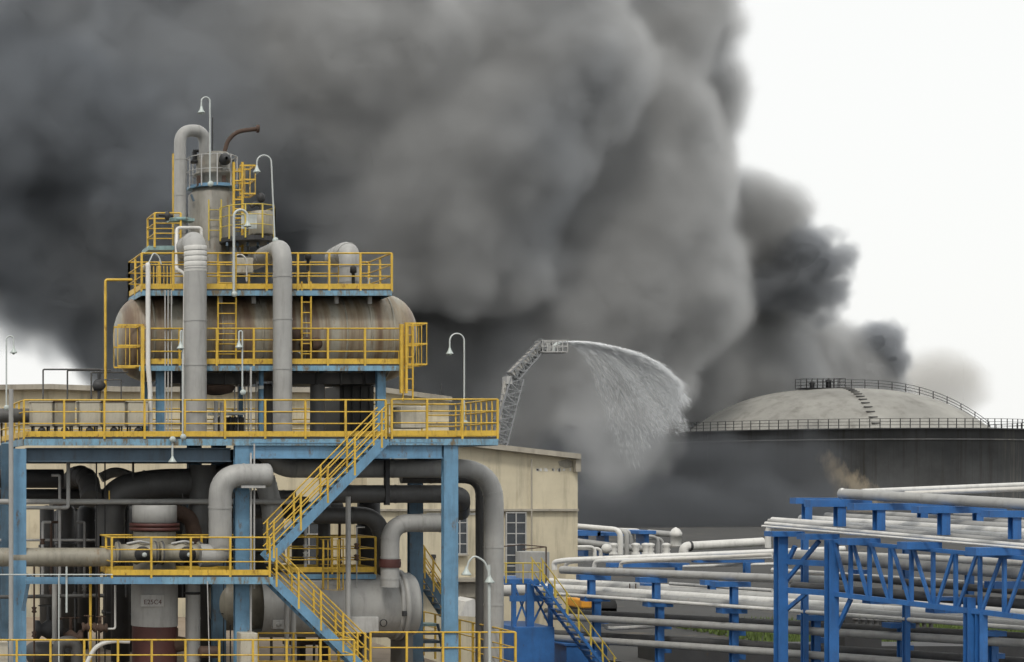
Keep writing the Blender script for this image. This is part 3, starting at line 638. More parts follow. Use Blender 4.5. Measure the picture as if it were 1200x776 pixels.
# ================================================================== STEEL PLATFORMS OF THE PROCESS UNIT
Yf, Yb = 51.0, 57.6
ZM = wZ(512, Yf)                       # main deck
def I(t_, x, y0, y1, Y, w, mat='blue', name='column'):
    a = W(x, y0, Y); MB().ibeam((a.x, Y, wZ(y1, Y)), (a.x, Y, a.z), S(w, Y) * .93, S(w, Y) * .5, .03, (0, 1, 0)).build(name, mat, t_)
t = thing('steel_platform', 'largest light blue steel platform carrying the rusty vessel, with yellow railings', 'platform', (wX(283, Yf), Yf, 0))
x0, x1 = wX(28, Yf), wX(583, Yf); xm = wX(456, Yf)
d = MB(); d.box((x0, Yf, ZM - .05), (xm, Yb, ZM)); d.box((xm, Yf, ZM - .05), (x1, Yf + 3.4, ZM)); d.build('deck', 'dark', t)
e = MB(); zf = ZM - .06
e.box((x0, Yf - .03, zf - .2), (xm, Yf + .03, zf)); e.build('edge_beam', 'fascia', t)
MB().box((xm + .01, Yf - .05, zf - .19), (x1, Yf + .02, zf)).build('edge_beam', 'fascia', t)
MB().box((x1 - .03, Yf + .03, zf - .2), (x1 + .03, Yf + 3.4, zf)).build('edge_beam', 'blue', t)
MB().box((x0 - .03, Yf + .03, zf - .2), (x0 + .03, Yb, zf)).build('edge_beam', 'fascia', t)
g = MB(); zg = wZ(533, Yf)
g.ibeam((wX(32, Yf), Yf + .35, zg), (wX(273, Yf), Yf + .35, zg), .3, .42, .03); g.build('girder', 'girder', t)
MB().ibeam((wX(293, Yf), Yf + .1, wZ(528, Yf)), (wX(519, Yf), Yf + .1, wZ(528, Yf)), .3, S(19, Yf), .03).build('girder', 'blue', t)
for Y in (54, Yb): MB().ibeam((x0, Y, zg), (xm, Y, zg), .3, .42, .03).build('girder', 'girder', t)
for px in (22, 150, 283, 400, 450): X = wX(px, Yf) + .2; MB().ibeam((X, Yf + .4, zg + .02), (X, Yb, zg + .02), .2, .34, .025).build('cross_beam', 'girder', t)
for px in (527,): X = wX(px, Yf); MB().ibeam((X, Yf + .3, zg + .02), (X, 54, zg + .02), .2, .34, .025).build('cross_beam', 'girder', t)
for px, top in ((22, 526), (283, 520), (527, 519)):
    I(t, px, top, 800, Yf + .15, 18, 'blue')
    b_ = W(px, 560, Yf)
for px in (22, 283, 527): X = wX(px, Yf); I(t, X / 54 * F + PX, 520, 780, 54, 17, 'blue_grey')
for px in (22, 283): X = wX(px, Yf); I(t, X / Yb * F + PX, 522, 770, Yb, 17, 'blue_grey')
rail(t, [(x0, Yb), (x0, Yf), (wX(452, Yf), Yf)], ZM, 1.1, step=1.22)
rail(t, [(wX(459, Yf), Yf), (x1, Yf)], ZM + .02, 1.1, step=1.05)
rail(t, [(x1, Yf), (x1, Yf + 3.4)], ZM + .02, 1.1, step=.42, pr=.018)
rail(t, [(x1, Yf + 3.4), (xm, Yf + 3.4)], ZM + .02, 1.1, step=1.05, pr=.02)
rail(t, [(x0, Yb), (xm, Yb), (xm, Yf + 3.5)], ZM, 1.1, step=1.6)
# ---------------- lower platform, front left
LF = 50.2; ZL = wZ(674.5, LF)
t = thing('steel_platform', 'lower steel platform below the main deck around two flanged valves', 'platform', (wX(230, LF), LF, 0))
xa, xb, xc = wX(30, LF), wX(131, LF), wX(320, LF)
MB().box((xb, LF, ZL - .04), (xc, LF + 2.1, ZL)).build('deck', 'dark', t)
MB().box((xa, LF - .02, ZL - .25), (wX(190, LF), LF + .06, ZL - .045)).build('edge_beam', 'blue', t)
MB().box((wX(190, LF), LF - .03, ZL - .25), (xc, LF + .06, ZL - .045)).build('edge_beam', 'fascia', t)
for px in (40, 140, 215, 300): X = wX(px, LF); MB().bar((X, LF + .07, ZL - .15), (X, LF + 2.1, ZL - .15), .1, .18).build('joist', 'girder', t)
MB().bar(W(27, 716, LF + .3), W(33, 684, LF + .3), .1, .1).build('knee_brace', 'blue_grey', t)
rail(t, [(xb, LF + 2.1), (xb, LF), (xc - .1, LF)], ZL, 1.12, step=1.05)
rail(t, [(xb, LF + 2.1), (xc - .1, LF + 2.1)], ZL, 1.12, step=1.4)
# ---------------- stairs
t = thing('steel_stair', 'upper flight of light blue steel stair rising to the main deck', 'stair', (wX(320, 50.3), 50.3, ZL))
stair(t, (452, 516), (316, 655), 50.2, 50.95, 'blue', 'yellow', sw=.27, rh=1.0, posts=5)
t = thing('steel_stair', 'lower flight of light blue steel stair coming down from the lower platform', 'stair', (wX(420, 50.3), 50.3, ZF))
stair(t, (320, 680), (432, 790), 50.2, 50.95, 'blue', 'yellow', sw=.27, rh=1.05, posts=5)
# ---------------- second lower platform, behind on the right
t = thing('steel_platform', 'small platform behind the stair above the heat exchanger', 'platform', (wX(400, 53), 53, 0))
z = wZ(671, 53); MB().box((wX(338, 53), 53, z - .05), (wX(440, 53), 54.6, z)).build('deck', 'dark', t)
MB().box((wX(338, 53), 52.95, z - .2), (wX(440, 53), 53.02, z - .055)).build('edge_beam', 'blue', t)
rail(t, [(wX(338, 53), 53), (wX(440, 53), 53), (wX(440, 53), 54.6), (wX(338, 53), 54.6)], z, 1.1, step=1.2)
ladder(t, W(388, 690, 52.7), W(388, 632, 52.7), .5, cage=True)
for px in (412, 345): MB().bar(W(px, 674, 53.2), W(px, 775, 53.2), .12, .12, (0, 1, 0)).build('support', 'galv', t)
# ---------------- platforms of the vessel
VY = 53.95
t = thing('vessel_platform', 'mid level walkway along the belly of the rusty vessel', 'walkway', (wX(320, 52), 52, ZM))
z = wZ(427, 52); a, b = wX(163, 52), wX(475, 52)
MB().box((a, 52, z - .04), (b, 52.75, z)).build('deck', 'dark', t)
MB().box((a, 51.96, z - .2), (b, 52.03, z - .045)).build('edge_beam', 'fascia', t)
for k in range(9): X = a + (b - a) * (k + .5) / 9; MB().bar((X, 52.05, z - .12), (X, 53.2, z - .12), .08, .14).build('bracket', 'girder', t)
rail(t, [(wX(167, 52), 52), (wX(471, 52), 52)], z, 1.09, step=1.17)
for px in (167, 470, 476): MB().bar(W(px, 380 if px < 471 else 378, 51.9), W(px, 468 if px == 167 else 461, 51.9), .1 if px == 167 else .07, .1, (0, 1, 0)).build('support_post', 'yellow', t)
def side_cage(parent, x0, x1, y0, y1, Y, mat='yellow', n=4):
    c = MB()
    for y in (y0, (y0 + y1) / 2, y1): c.bar(W(x0, y, Y), W(x1, y, Y), .05, .05); c.bar(W(x1, y, Y), W(x1, y, Y) + Vector((0, .7, 0)), .05, .05); c.bar(W(x0, y, Y) + Vector((0, .7, 0)), W(x1, y, Y) + Vector((0, .7, 0)), .05, .05)
    for i in range(n + 1):
        x = x0 + (x1 - x0) * i / n
        for dy in (0, .7): p = W(x, y0, Y); q = W(x, y1, Y); c.bar((p.x, Y + dy, p.z), (q.x, Y + dy, q.z), .02, .02, (0, 1, 0))
    return c.build('safety_cage', mat, parent)
side_cage(t, 476, 500, 379, 427, 52); side_cage(t, 138, 166, 381, 429, 52, n=2)
ladder(t, W(478, 470, 51.95), W(478, 380, 51.95), .3, mat='yellow')
for px, x_ in ((188, 1), (306, 0), (446, 1)):
    for Y in (52.6, 55.2): X = wX(px, 52.6); MB().ibeam((X, Y, ZM), (X, Y, wZ(433, 52.6)), .26 if x_ else .1, .2, .025, (0, 1, 0)).build('column', 'blue', t)
t = thing('vessel_platform', 'top walkway over the rusty vessel with the highest long railing', 'walkway', (wX(310, 52), 52, ZM))
z = wZ(339, 52.2); a, b = wX(166, 52.2), wX(459, 52.2)
MB().box((a, 52.2, z - .04), (b, 54.4, z)).build('deck', 'dark', t)
MB().box((a, 52.15, z - .2), (b, 52.22, z - .045)).build('edge_beam', 'fascia', t)
MB().box((a - .02, 52.22, z - .2), (a + .02, 54.4, z - .045)).build('edge_beam', 'fascia', t)
MB().box((b - .02, 52.22, z - .2), (b + .02, 54.4, z - .045)).build('edge_beam', 'blue', t)
rail(t, [(a, 54.4), (a, 52.2), (b, 52.2), (b, 54.4), (a, 54.4)], z, 1.1, step=1.0)
for px in (200, 258, 297, 394, 433): MB().bar(W(px, 343, 52.7), W(px, 356, 52.7), .12, .12, (0, 1, 0)).build('stub_support', 'galv', t)
ladder(t, W(266, 427, 52.3), W(266, 296, 52.3), .55)
ladder(t, W(359, 427, 52.2), W(359, 330, 52.2), .28)
for i in range(9): MB().bar(W(172 + i * 4, 312, 53.9), W(172 + i * 4, 338, 53.9), .03, .03, (0, 1, 0)).build('baluster', 'yellow', t)
# ---------------- rusty horizontal vessel
t = thing('horizontal_vessel', 'big horizontal vessel with rust streaked beige cladding', 'vessel', (wX(310, VY), VY, wZ(448, VY)))
A = W(172, 396, VY); B = W(446, 396, VY); R_ = S(51, VY)
MB().lathe([(R_, 0), (R_, (B - A).length)], A, B - A, 64).build('shell', 'vessel', t)
for P0, ax in ((A, (-1, 0, 0)), (B, (1, 0, 0))):
    MB().lathe([(R_ * math.cos(math.pi / 2 * i / 14) ** .8 if i < 14 else 0, S(38, VY) * math.sin(math.pi / 2 * i / 14)) for i in range(15)], P0, ax, 64).build('end_cap', 'vessel', t)
for px in (172, 216, 250, 296, 345, 392, 420, 446):
    MB().lathe([(R_, -.03), (R_ + .012, -.03), (R_ + .012, .03), (R_, .03)], W(px, 396, VY), (1, 0, 0), 64).build('cladding_band', 'clad_old', t)
for px in (200, 425): s_ = MB(); s_.box((wX(px, VY) - .25, VY - 1.1, wZ(448, VY) - .1), (wX(px, VY) + .25, VY + 1.1, wZ(432, VY))); s_.build('saddle', 'dark', t)
for x, y in ((344, 393), (355, 404), (366, 404)): MB().lathe([(.13, 0), (.13, .35), (.2, .35), (.2, .42), (0, .42)], W(x, y, VY - R_ + .1), (0, -1, 0), 16).build('nozzle', 'rust', t)
MB().lathe([(.2, -.02), (.23, -.02), (.23, .02), (.2, .02)], W(346, 420, VY - R_ - .25), (0, -1, 0), 24).build('hand_wheel', 'white', t)
MB().lathe([(.55, 0), (.6, .05), (.5, .22), (.15, .3), (0, .3)], W(253, 452, 53.4), (0, 0, -1), 24).build('drain_sump', 'rust', t)
# dark equipment slung under the vessel
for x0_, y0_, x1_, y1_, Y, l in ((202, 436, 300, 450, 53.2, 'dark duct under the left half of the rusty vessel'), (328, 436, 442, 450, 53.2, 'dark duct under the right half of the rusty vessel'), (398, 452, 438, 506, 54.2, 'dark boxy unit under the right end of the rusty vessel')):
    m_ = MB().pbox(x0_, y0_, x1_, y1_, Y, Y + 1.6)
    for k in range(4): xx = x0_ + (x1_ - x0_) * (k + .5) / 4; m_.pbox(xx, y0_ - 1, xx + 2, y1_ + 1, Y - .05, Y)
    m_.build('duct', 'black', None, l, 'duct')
# ---------------- tower
TWY = 55.6
t = thing('process_tower', 'stained grey tower rising from behind the rusty vessel', 'tower', W(247, 345, TWY))
r = S(26, TWY); zb = wZ(420, TWY)
MB().lathe([(r, 0), (r, wZ(229, TWY) - zb), (r * .82, wZ(224, TWY) - zb), (r * .8, wZ(220, TWY) - zb)], (wX(247, TWY), TWY, zb), seg=40).build('tower_shell', 'tower', t)
MB().lathe([(S(20, TWY), 0), (S(20, TWY), S(14, TWY)), (S(23, TWY), S(16, TWY)), (S(23, TWY), S(18, TWY)), (S(20, TWY), S(20, TWY)), (S(20, TWY), S(38, TWY)), (S(17, TWY), S(42, TWY)), (0, S(43, TWY))], (wX(250, TWY), TWY, wZ(222, TWY)), seg=40).build('tower_head', 'tower', t)
rp = MB(); rr2 = S(29, TWY); zc = wZ(222, TWY); rp.lathe([(S(18, TWY), 0), (rr2, 0), (rr2, .1), (S(18, TWY), .1)], (wX(248, TWY), TWY, zc), seg=10, smooth=False)
ro = rp.build('ring_platform', 'blue', t)
rq = [(wX(248, TWY) + rr2 * math.cos(2 * math.pi * (k + .5) / 10), TWY + rr2 * math.sin(2 * math.pi * (k + .5) / 10)) for k in range(11)]
rail(t, rq, zc + .1, .92, step=2, mids=1, kick=False, mat='galv', pr=.018, rr=.014)
for x, y in ((224, 228), (262, 230), (274, 226)): MB().bar(W(x, y, TWY - .5), W(x + 3, y + 8, TWY - .5), .06, .06).build('bracket', 'girder', t)
MB().lathe([(.05, 0), (.16, .02), (.2, .2), (.12, .35), (.05, .4)], W(262, 188, TWY - .6), (0, -1, 0), 14).build('valve', 'dark', t)
for x in (233, 262): MB().bar(W(x, 206, TWY - .5), W(x, 218, TWY - .5), .12, .12, (0, 1, 0)).build('bracket', 'rust', t)
MB().lathe([(.08, 0), (.08, .3), (.18, .3), (.18, .36), (0, .36)], W(228, 178, TWY), (0, 0, -1), 12).build('nozzle', 'dark', t)
MB().tube([W(226, 177, TWY), W(238, 177, TWY)], .05, 8).build('valve_stem', 'dark', t)
for px in (280, 276): pass
ladder(t, W(279, 300, TWY - .7), W(279, 190, TWY - .7), .28, mat='yellow', rr=.035)
side_cage(t, 281, 299, 194, 227, TWY - .7, n=3)
ladder(t, W(252, 282, TWY - .85), W(252, 234, TWY - .85), .4, mat='yellow_pale', rr=.018)
MB().bar(W(203, 180, TWY), W(203, 300, TWY), .06, .06, (0, 1, 0)).build('guide_post', 'yellow', t)
# small balcony on the left of the tower
t = thing('small_platform', 'little blue balcony hung on the left side of the tower', 'platform', W(189, 292, TWY - .5))
MB().box(W(174, 288, TWY - .9), (wX(204, TWY - .9), TWY + .3, wZ(293, TWY - .9))).build('deck', 'sea', t)
rail(t, [(wX(205, TWY), TWY + .3), (wX(175, TWY), TWY + .3), (wX(175, TWY), TWY - .9), (wX(205, TWY), TWY - .9)], wZ(289, TWY - .5), 1.02, step=1, kick=False)
MB().tube([W(186, 252, TWY - 1), W(203, 253, TWY - 1)], .05, 8).lathe([(.02, -.1), (.16, -.04), (.16, .04), (.02, .1)], W(196, 253, TWY - 1), (1, 0, 0), 12).build('valve', 'dark', t)
# round platform with the small drum
t = thing('small_platform', 'round platform holding a small cylindrical drum, right of the tower', 'platform', W(290, 285, 54.5))
RY = 54.5; zc = wZ(285, RY); rr2 = S(32, RY); MB().lathe([(0, 0), (rr2, 0), (rr2, .14), (0, .14)], (wX(290, RY), RY, zc), seg=14, smooth=False).build('deck', 'dark', t)
for k in range(5): x = 266 + k * 12; MB().bar(W(x, 286, RY - .4), W(x + 1, 292, RY + .3), .07, .12).build('bracket', 'girder', t)
rq = [(wX(290, RY) + rr2 * math.cos(2 * math.pi * k / 10), RY + rr2 * math.sin(2 * math.pi * k / 10)) for k in range(11)]
rail(t, rq, zc + .14, .98, step=2, mids=2, kick=False, mat='yellow_pale', pr=.022, rr=.014)
t = thing('small_drum', 'small pale cylindrical drum on the round platform', 'drum', W(304, 282, RY))
MB().lathe([(0, 0), (S(13, RY), 0), (S(13.5, RY), .05), (S(13.5, RY), S(27, RY)), (S(12, RY), S(28, RY)), (0, S(28.5, RY))], W(306, 276, RY), seg=28).build('drum_shell', 'clad_old', t)
for x in (298, 306, 314): MB().bar(W(x, 282, RY), W(x, 275, RY), .1, .1, (0, 1, 0)).build('leg', 'rust', t)
MB().tube([W(294, 242, RY), W(300, 238, RY), W(306, 240, RY), W(306, 248, RY)], .08, 10).lathe([(.06, 0), (.13, .05), (.13, .2), (.05, .3)], W(306, 237, RY), (0, 0, 1), 12).build('valve', 'dark', t)
m_ = MB().pbox(283, 250, 301, 268, RY - .75, RY - .7); m_.build('sign_board', 'white', None, 'white board tied to the railing of the round platform', 'board')
# ================================================================== BIG PIPES ABOVE THE MAIN DECK
pipe([(229, 512, 51.62), (229, 283, 51.62), (216, 292, 54.8)], 26, 'clad', 'thick grey vertical pipe left of centre with a ribbed top elbow', .62, 1.5)
eb = MB(); c0 = W(229, 296, 51.62); r = S(13.15, 51.62)
for k in range(5): c = c0 + Vector((0, 0, .12 - k * .16)); eb.lathe([(r * .99, -.07), (r * 1.012, -.05), (r * 1.012, .05), (r * .99, .07)], c, (0, 0, 1), 28)
eb.build('elbow_cladding', 'clad_light', None, 'ribbed pale cladding round the bend of the thick left pipe', 'pipe cladding')
pipe([(331, 512, 51.62), (331, 290, 51.62), (298, 306, 55)], 22, 'clad', 'grey vertical pipe crossing the middle of the rusty vessel', .55, 1.5)
pipe([(410, 340, 53.2), (410, 293, 53.2), (392, 302, 54.8)], 24, 'clad', 'short thick pipe elbow standing on the top walkway', .5, .5)
pipe([(211, 345, 55.0), (211, 153, 55.0), (240, 153, 55.2), (240, 184, 55.4)], 14, 'clad', 'tall inverted U pipe joining the tower head', .42, 1.2)
f_ = MB().lathe([(.02, -.05), (.36, -.05), (.36, .05), (.02, .05)], W(211, 258, 55), (0, 0, 1), 20); f_.box(W(199, 256, 54.7), (wX(228, 54.7), 55.2, wZ(259, 54.7))); f_.build('pipe_clamp', 'sea', None, 'teal clamp bracket round the tall inverted U pipe', 'clamp')
pipe([(262, 182, 55.6), (267, 164, 55.6), (278, 154, 55.6), (302, 151, 55.6)], 5, 'rust', 'curved rusty vent pipe leaning out from the tower top', .5)
MB().lathe([(.05, -.04), (.13, -.04), (.13, .04), (.05, .04)], W(302, 151, 55.6), (1, 0, 0), 16).build('flange', 'rust', None, 'rusty flange on the end of the curved vent pipe', 'flange')
pipe([(249, 182, 55.5), (249, 138, 55.5)], 1.5, 'dark', 'thin dark rod standing on the tower head', name='vent_rod')
pipe([(155, 328, 53), (123.5, 328, 53), (123.5, 470, 53)], 3.2, 'yellow', 'thin rusty yellow pipe dropping left of the vessel', .08)
pipe([(167, 316, 53), (173.5, 310, 52.0), (173.5, 428, 51.8), (176, 458, 51.8), (176, 512, 51.8)], 5.5, 'clad_light', 'slim pale pipe in front of the left vessel end', .06)
pipe([(173, 311, 52), (180, 296, 52.1), (186, 300, 52.1), (189, 310, 52.1)], 1.6, 'white', 'thin white hose looped over the left corner of the top railing', .2, name='hose', cat='hose')
pipe([(236, 290, 54.4), (236, 267, 54.4), (207, 267, 54.4), (207, 315, 53.9), (217, 321, 52.1), (215.5, 455, 51.9), (215.5, 512, 51.9)], 4, 'clad_light', 'slim pale pipe stepping down beside the thick left pipe', .12)
for i, x in enumerate((193.5, 197, 201)): pipe([(x, 340, 52.1), (x, 430, 52.0), (x, 512, 52.0)], 1.5, 'galv', ('leftmost', 'middle', 'rightmost')[i] + ' of three thin conduits down the left part of the vessel', name='conduit', cat='conduit')
pipe([(294, 430, 51.8), (294, 512, 51.8), (294, 540, 50.8), (294, 776, 50.8)], 2.4, 'galv', 'thin grey conduit running down in front of the middle column', name='conduit', cat='conduit')
pipe([(298, 520, 50.8), (298, 690, 50.8)], 2.0, 'galv', 'shorter conduit just right of the conduit on the middle column', name='conduit', cat='conduit')
pipe([(273, 330, 53), (273, 303, 53), (281, 297, 53), (289, 303, 53), (289, 330, 53)], 2, 'clad_light', 'thin looped tube in front of the junction panel', .12)
MB().pbox(277, 302, 297, 320, 53.2, 53.5).build('switch_board', 'box', None, 'grey beige panel behind the top walkway railing', 'panel', bevel=.02)
MB().box(W(327, 329, 52.9), (wX(343, 52.9), 53.3, wZ(336, 52.9))).build('insulation_roll', 'clad_light', None, 'small pale bundle lying on the top walkway', 'bundle', bevel=.06)
pipe([(430, 338, 52.8), (433, 326, 52.8), (437, 327, 52.8)], 1.2, 'white', 'short thin white tube sticking up at the right of the top walkway')
for x, y, Y in ((361, 306, 53), (414, 322, 52.6)): MB().lathe([(.05, 0), (.05, .35), (.1, .38), (.1, .55), (.03, .6)], W(x, y + 12, Y), seg=10).build('gauge', 'black', None, 'small dark gauge standing ' + ('left of' if x < 380 else 'in front of') + ' the short elbow on the top walkway', 'gauge')
# ---------------- lamps
gooseneck(246, 216, 114, TWY - 1.3, -10, 'highest gooseneck lamp, above the tower head', 8)
gooseneck(318, 282, 182, RY - .9, -17, 'gooseneck lamp leaning over the round platform drum', 6, lean=4)
gooseneck(274, 345, 246, 51.9, 16, 'gooseneck lamp in front of the tower, bent to the right', 6, w=3)
gooseneck(544, 496, 391, Yf + .4, -17, 'gooseneck lamp on the right end of the main deck', 10)
gooseneck(7.5, 478, 394, Yf + .3, 8.5, 'gooseneck lamp at the far left edge, against white sky', 10)
gooseneck(214, 512, 388, Yf - .1, -2.5, 'gooseneck lamp beside the thick left pipe', 14)
gooseneck(284, 460, 388, Yf - .1, -4, 'gooseneck lamp in front of the vessel middle', 12)
t = thing('hanging_lamp', 'small lamp hanging below the edge of the main deck', 'lamp', W(202, 552, Yf - .1), 'gooseneck lamps')
MB().tube([W(202, 515, Yf - .1), W(202, 534, Yf - .1)], .03, 8).build('lamp_rod', 'white', t)
k = S(1, Yf); MB().lathe([(1 * k, 0), (2 * k, -3 * k), (5 * k, -7 * k), (5 * k, -8 * k), (1.5 * k, -4 * k)], W(202, 534, Yf - .1), (0, 0, 1), 16).build('lamp_shade', 'hood', t)
MB().lathe([(0, 0), (3.6 * k, 0), (3.6 * k, .05), (0, .05)], W(202, 515, Yf - .12), (0, -1, 0), 16).build('junction_box', 'hood', t)
# ---------------- five casings on the main deck
for i, (x0_, x1_, l) in enumerate(((37, 61, 'first beige grey casing from the left on the main deck'), (64, 88, 'browner casing, second from the left on the main deck'), (93, 117, 'middle of the five beige grey casings on the main deck'), (121, 146, 'fourth beige grey casing from the left on the main deck'), (150, 174, 'beige grey casing on the main deck nearest the blue column'))):
    Y = Yf + .45; t = thing('equipment_casing', l, 'casing', W((x0_ + x1_) / 2, 512, Y), 'casings in a row on the main deck')
    MB().pbox(x0_, 471, x1_, 499.5, Y, Y + .6).build('casing_box', 'clad_old' if i == 1 else 'box', t, bevel=.03)
    MB().pbox(x0_ - 1, 469.5, x1_ + 1, 471, Y - .03, Y + .65).build('lid', 'rust' if i in (1, 3) else 'box', t)
    for x in (x0_ + 3, x1_ - 3):
        for dy in (.08, .52): p = W(x, 499.5, Y); MB().bar((p.x, Y + dy, p.z), (p.x, Y + dy, ZM), .05, .05, (0, 1, 0)).build('leg', 'dark', t)
    MB().tube([W((x0_ + x1_) / 2, 499, Y + .2), W((x0_ + x1_) / 2, 512, Y + .2)], .05, 8).lathe([(.02, -.06), (.12, -.04), (.12, .04), (.02, .06)], W((x0_ + x1_) / 2, 505, Y + .1), (0, -1, 0), 10).build('drain_valve', 'dark', t)
# thin pipe frames above them
for i, (xa_, xb_, y) in enumerate(((50.5, 118, 433), (79, 130, 434), (107, 150, 436.5))):
    pipe([(xa_, 470, 52.6 + i * .4), (xa_, y, 52.6 + i * .4), (xb_, y, 52.6 + i * .4)], 2, 'clad_dark', ('leftmost and widest', 'second', 'third and smallest')[i] + ' thin grey pipe bend above the row of casings', .05)
pipe([(118, 445, 52.5), (142, 445, 52.5), (142, 470, 52.5)], 1.5, 'clad_dark', 'thin bend left of the vessel end, below the yellow pipe', .05)
MB().lathe([(.03, -.2), (.16, -.15), (.16, .1), (.05, .2)], W(116, 452, 52.5), (1, 0, 0), 12).tube([W(112, 449, 52.5), W(120, 447, 52.5)], .1, 8).tube([W(116, 470, 52.5), W(116, 436, 52.5)], .05, 8).build('control_valve', 'dark', None, 'dark control valve on a riser among the thin pipe bends', 'valve')
pipe([(-30, 487, 52.4), (34, 487, 52.4)], 17, 'clad_dark', 'thick grey pipe end behind the left railing of the main deck')
pipe([(13, 800, 50.5), (13, 456, 50.5)], 5.5, 'clad', 'tall grey standpipe in front of the leftmost column')
# things standing on the main deck under the vessel
def vpipe(x, y0, y1, Y, w_, mat, label, name='pipe', group=None): return pipe([(x, y1, Y), (x, y0, Y)], w_, mat, label, name=name, group=group)
vpipe(215, 440, 512, 53, 8, 'clad_dark', 'dark grey riser hidden behind the thick left pipe')
vpipe(372, 446, 512, 53.5, 17, 'clad_dark', 'thick dark grey riser under the vessel, right of the crossing pipe')
vpipe(253, 468, 512, 52.9, 4.5, 'galv', 'left of two short pale risers on the main deck by the thick pipe')
vpipe(260, 472, 512, 52.9, 4.5, 'galv', 'right of two short pale risers on the main deck by the thick pipe')
vpipe(312, 450, 512, 54.6, 20, 'clad_dark', 'dark cylinder standing on the main deck left of the crossing pipe', 'standing_duct')
for k, x in enumerate((275, 279, 287, 291, 300)): vpipe(x, 446, 512, 53.6, 1.6, 'galv', ('first', 'second', 'third', 'fourth', 'fifth')[k] + ' thin upright tube from the left between the two thick pipes, under the vessel', group='bank of thin tubes')
MB().pbox(249, 483, 288, 486, 53.3, 54).build('cable_tray', 'white', None, 'white cable tray on the main deck behind the railing', 'tray')
m_ = MB().pbox(255, 489, 286, 506, 53.6, 54.2)
for k in range(5): m_.pbox(257 + k * 6, 488, 259 + k * 6, 507, 53.5, 53.58)
m_.build('pump_skid', 'dark', None, 'dark pump skid on the main deck behind the railing', 'pump')
MB().pbox(470, 476, 500, 502, 52.4, 53.2).build('instrument_cabinet', 'box', None, 'pale cabinet behind the railing of the right balcony', 'cabinet', bevel=.03)
MB().pbox(304, 452, 309, 456, 52.4, 52.6).build('junction_box', 'white', None, 'tiny white junction box on the slim blue post under the vessel', 'junction box')
# ================================================================== EQUIPMENT UNDER THE MAIN DECK
pipe([(345, 549, 53), (578.5, 549, 53), (578.5, 800, 53)], 22, 'clad', 'thickest grey pipe leaving the unit below the balcony and turning down outside it', 1.1, 1.9)
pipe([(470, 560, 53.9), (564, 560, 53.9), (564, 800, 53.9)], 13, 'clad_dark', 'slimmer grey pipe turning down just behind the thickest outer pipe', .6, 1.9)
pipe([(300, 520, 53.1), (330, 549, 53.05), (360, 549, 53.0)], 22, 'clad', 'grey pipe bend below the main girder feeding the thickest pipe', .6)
pipe([(380, 579, 52.6), (540, 579, 52.6), (540, 600, 55)], 21, 'clad_dark', 'dark horizontal pipe under the thickest pipe, bending away behind the right column', .6, 1.6)
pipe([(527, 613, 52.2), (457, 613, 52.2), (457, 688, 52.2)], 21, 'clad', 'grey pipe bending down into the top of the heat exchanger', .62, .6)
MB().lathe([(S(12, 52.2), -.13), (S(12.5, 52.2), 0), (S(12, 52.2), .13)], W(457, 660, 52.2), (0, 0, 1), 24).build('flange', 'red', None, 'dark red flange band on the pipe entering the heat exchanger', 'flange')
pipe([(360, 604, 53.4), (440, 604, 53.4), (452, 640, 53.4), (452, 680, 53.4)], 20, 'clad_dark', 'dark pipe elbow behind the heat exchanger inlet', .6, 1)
pipe([(408, 800, 52), (408, 582, 52)], 6, 'clad', 'slim grey riser left of the heat exchanger inlet')
MB().pbox(452, 528, 457, 592, 52.3, 52.5).build('pipe_hanger', 'dark', None, 'dark steel hanger holding the thick pipes under the deck', 'hanger')
t = thing('heat_exchanger', 'grey horizontal heat exchanger shell with flanged end behind the lower stair', 'heat exchanger', W(440, 745, 53.4))
HYX = 53.6; r = S(38, HYX); A = W(300, 709, HYX); B = W(458, 709, HYX)
MB().lathe([(r, 0), (r, (B - A).length)], A, (1, 0, 0), 48).build('shell', 'clad', t)
MB().lathe([(r, 0), (r + .07, 0), (r + .07, .12), (r + .02, .12), (r + .02, .15), (r + .09, .15), (r + .09, .3), (r, .3), (r, .55), (r * .93, .66), (r * .6, .74), (0, .76)], B, (1, 0, 0), 48).build('channel_head', 'clad', t)
for px in (425, 475): MB().pbox(px, 740, px + 9, 800, HYX - .7, HYX + .7).build('saddle', 'clad_dark', t)
MB().tube([W(474, 722, HYX - 1.1), W(474, 716, HYX - 1.1)], .07, 10).lathe([(.1, 0), (.12, .04), (.1, .08)], W(449, 730, HYX - r - .1), (0, -1, 0), 14).build('nozzle', 'dark', t)
MB().pbox(410, 723, 444, 742, 52.5, 52.9).build('nameplate_box', 'galv', None, 'small grey box standing against the heat exchanger shell', 'box', bevel=.02)
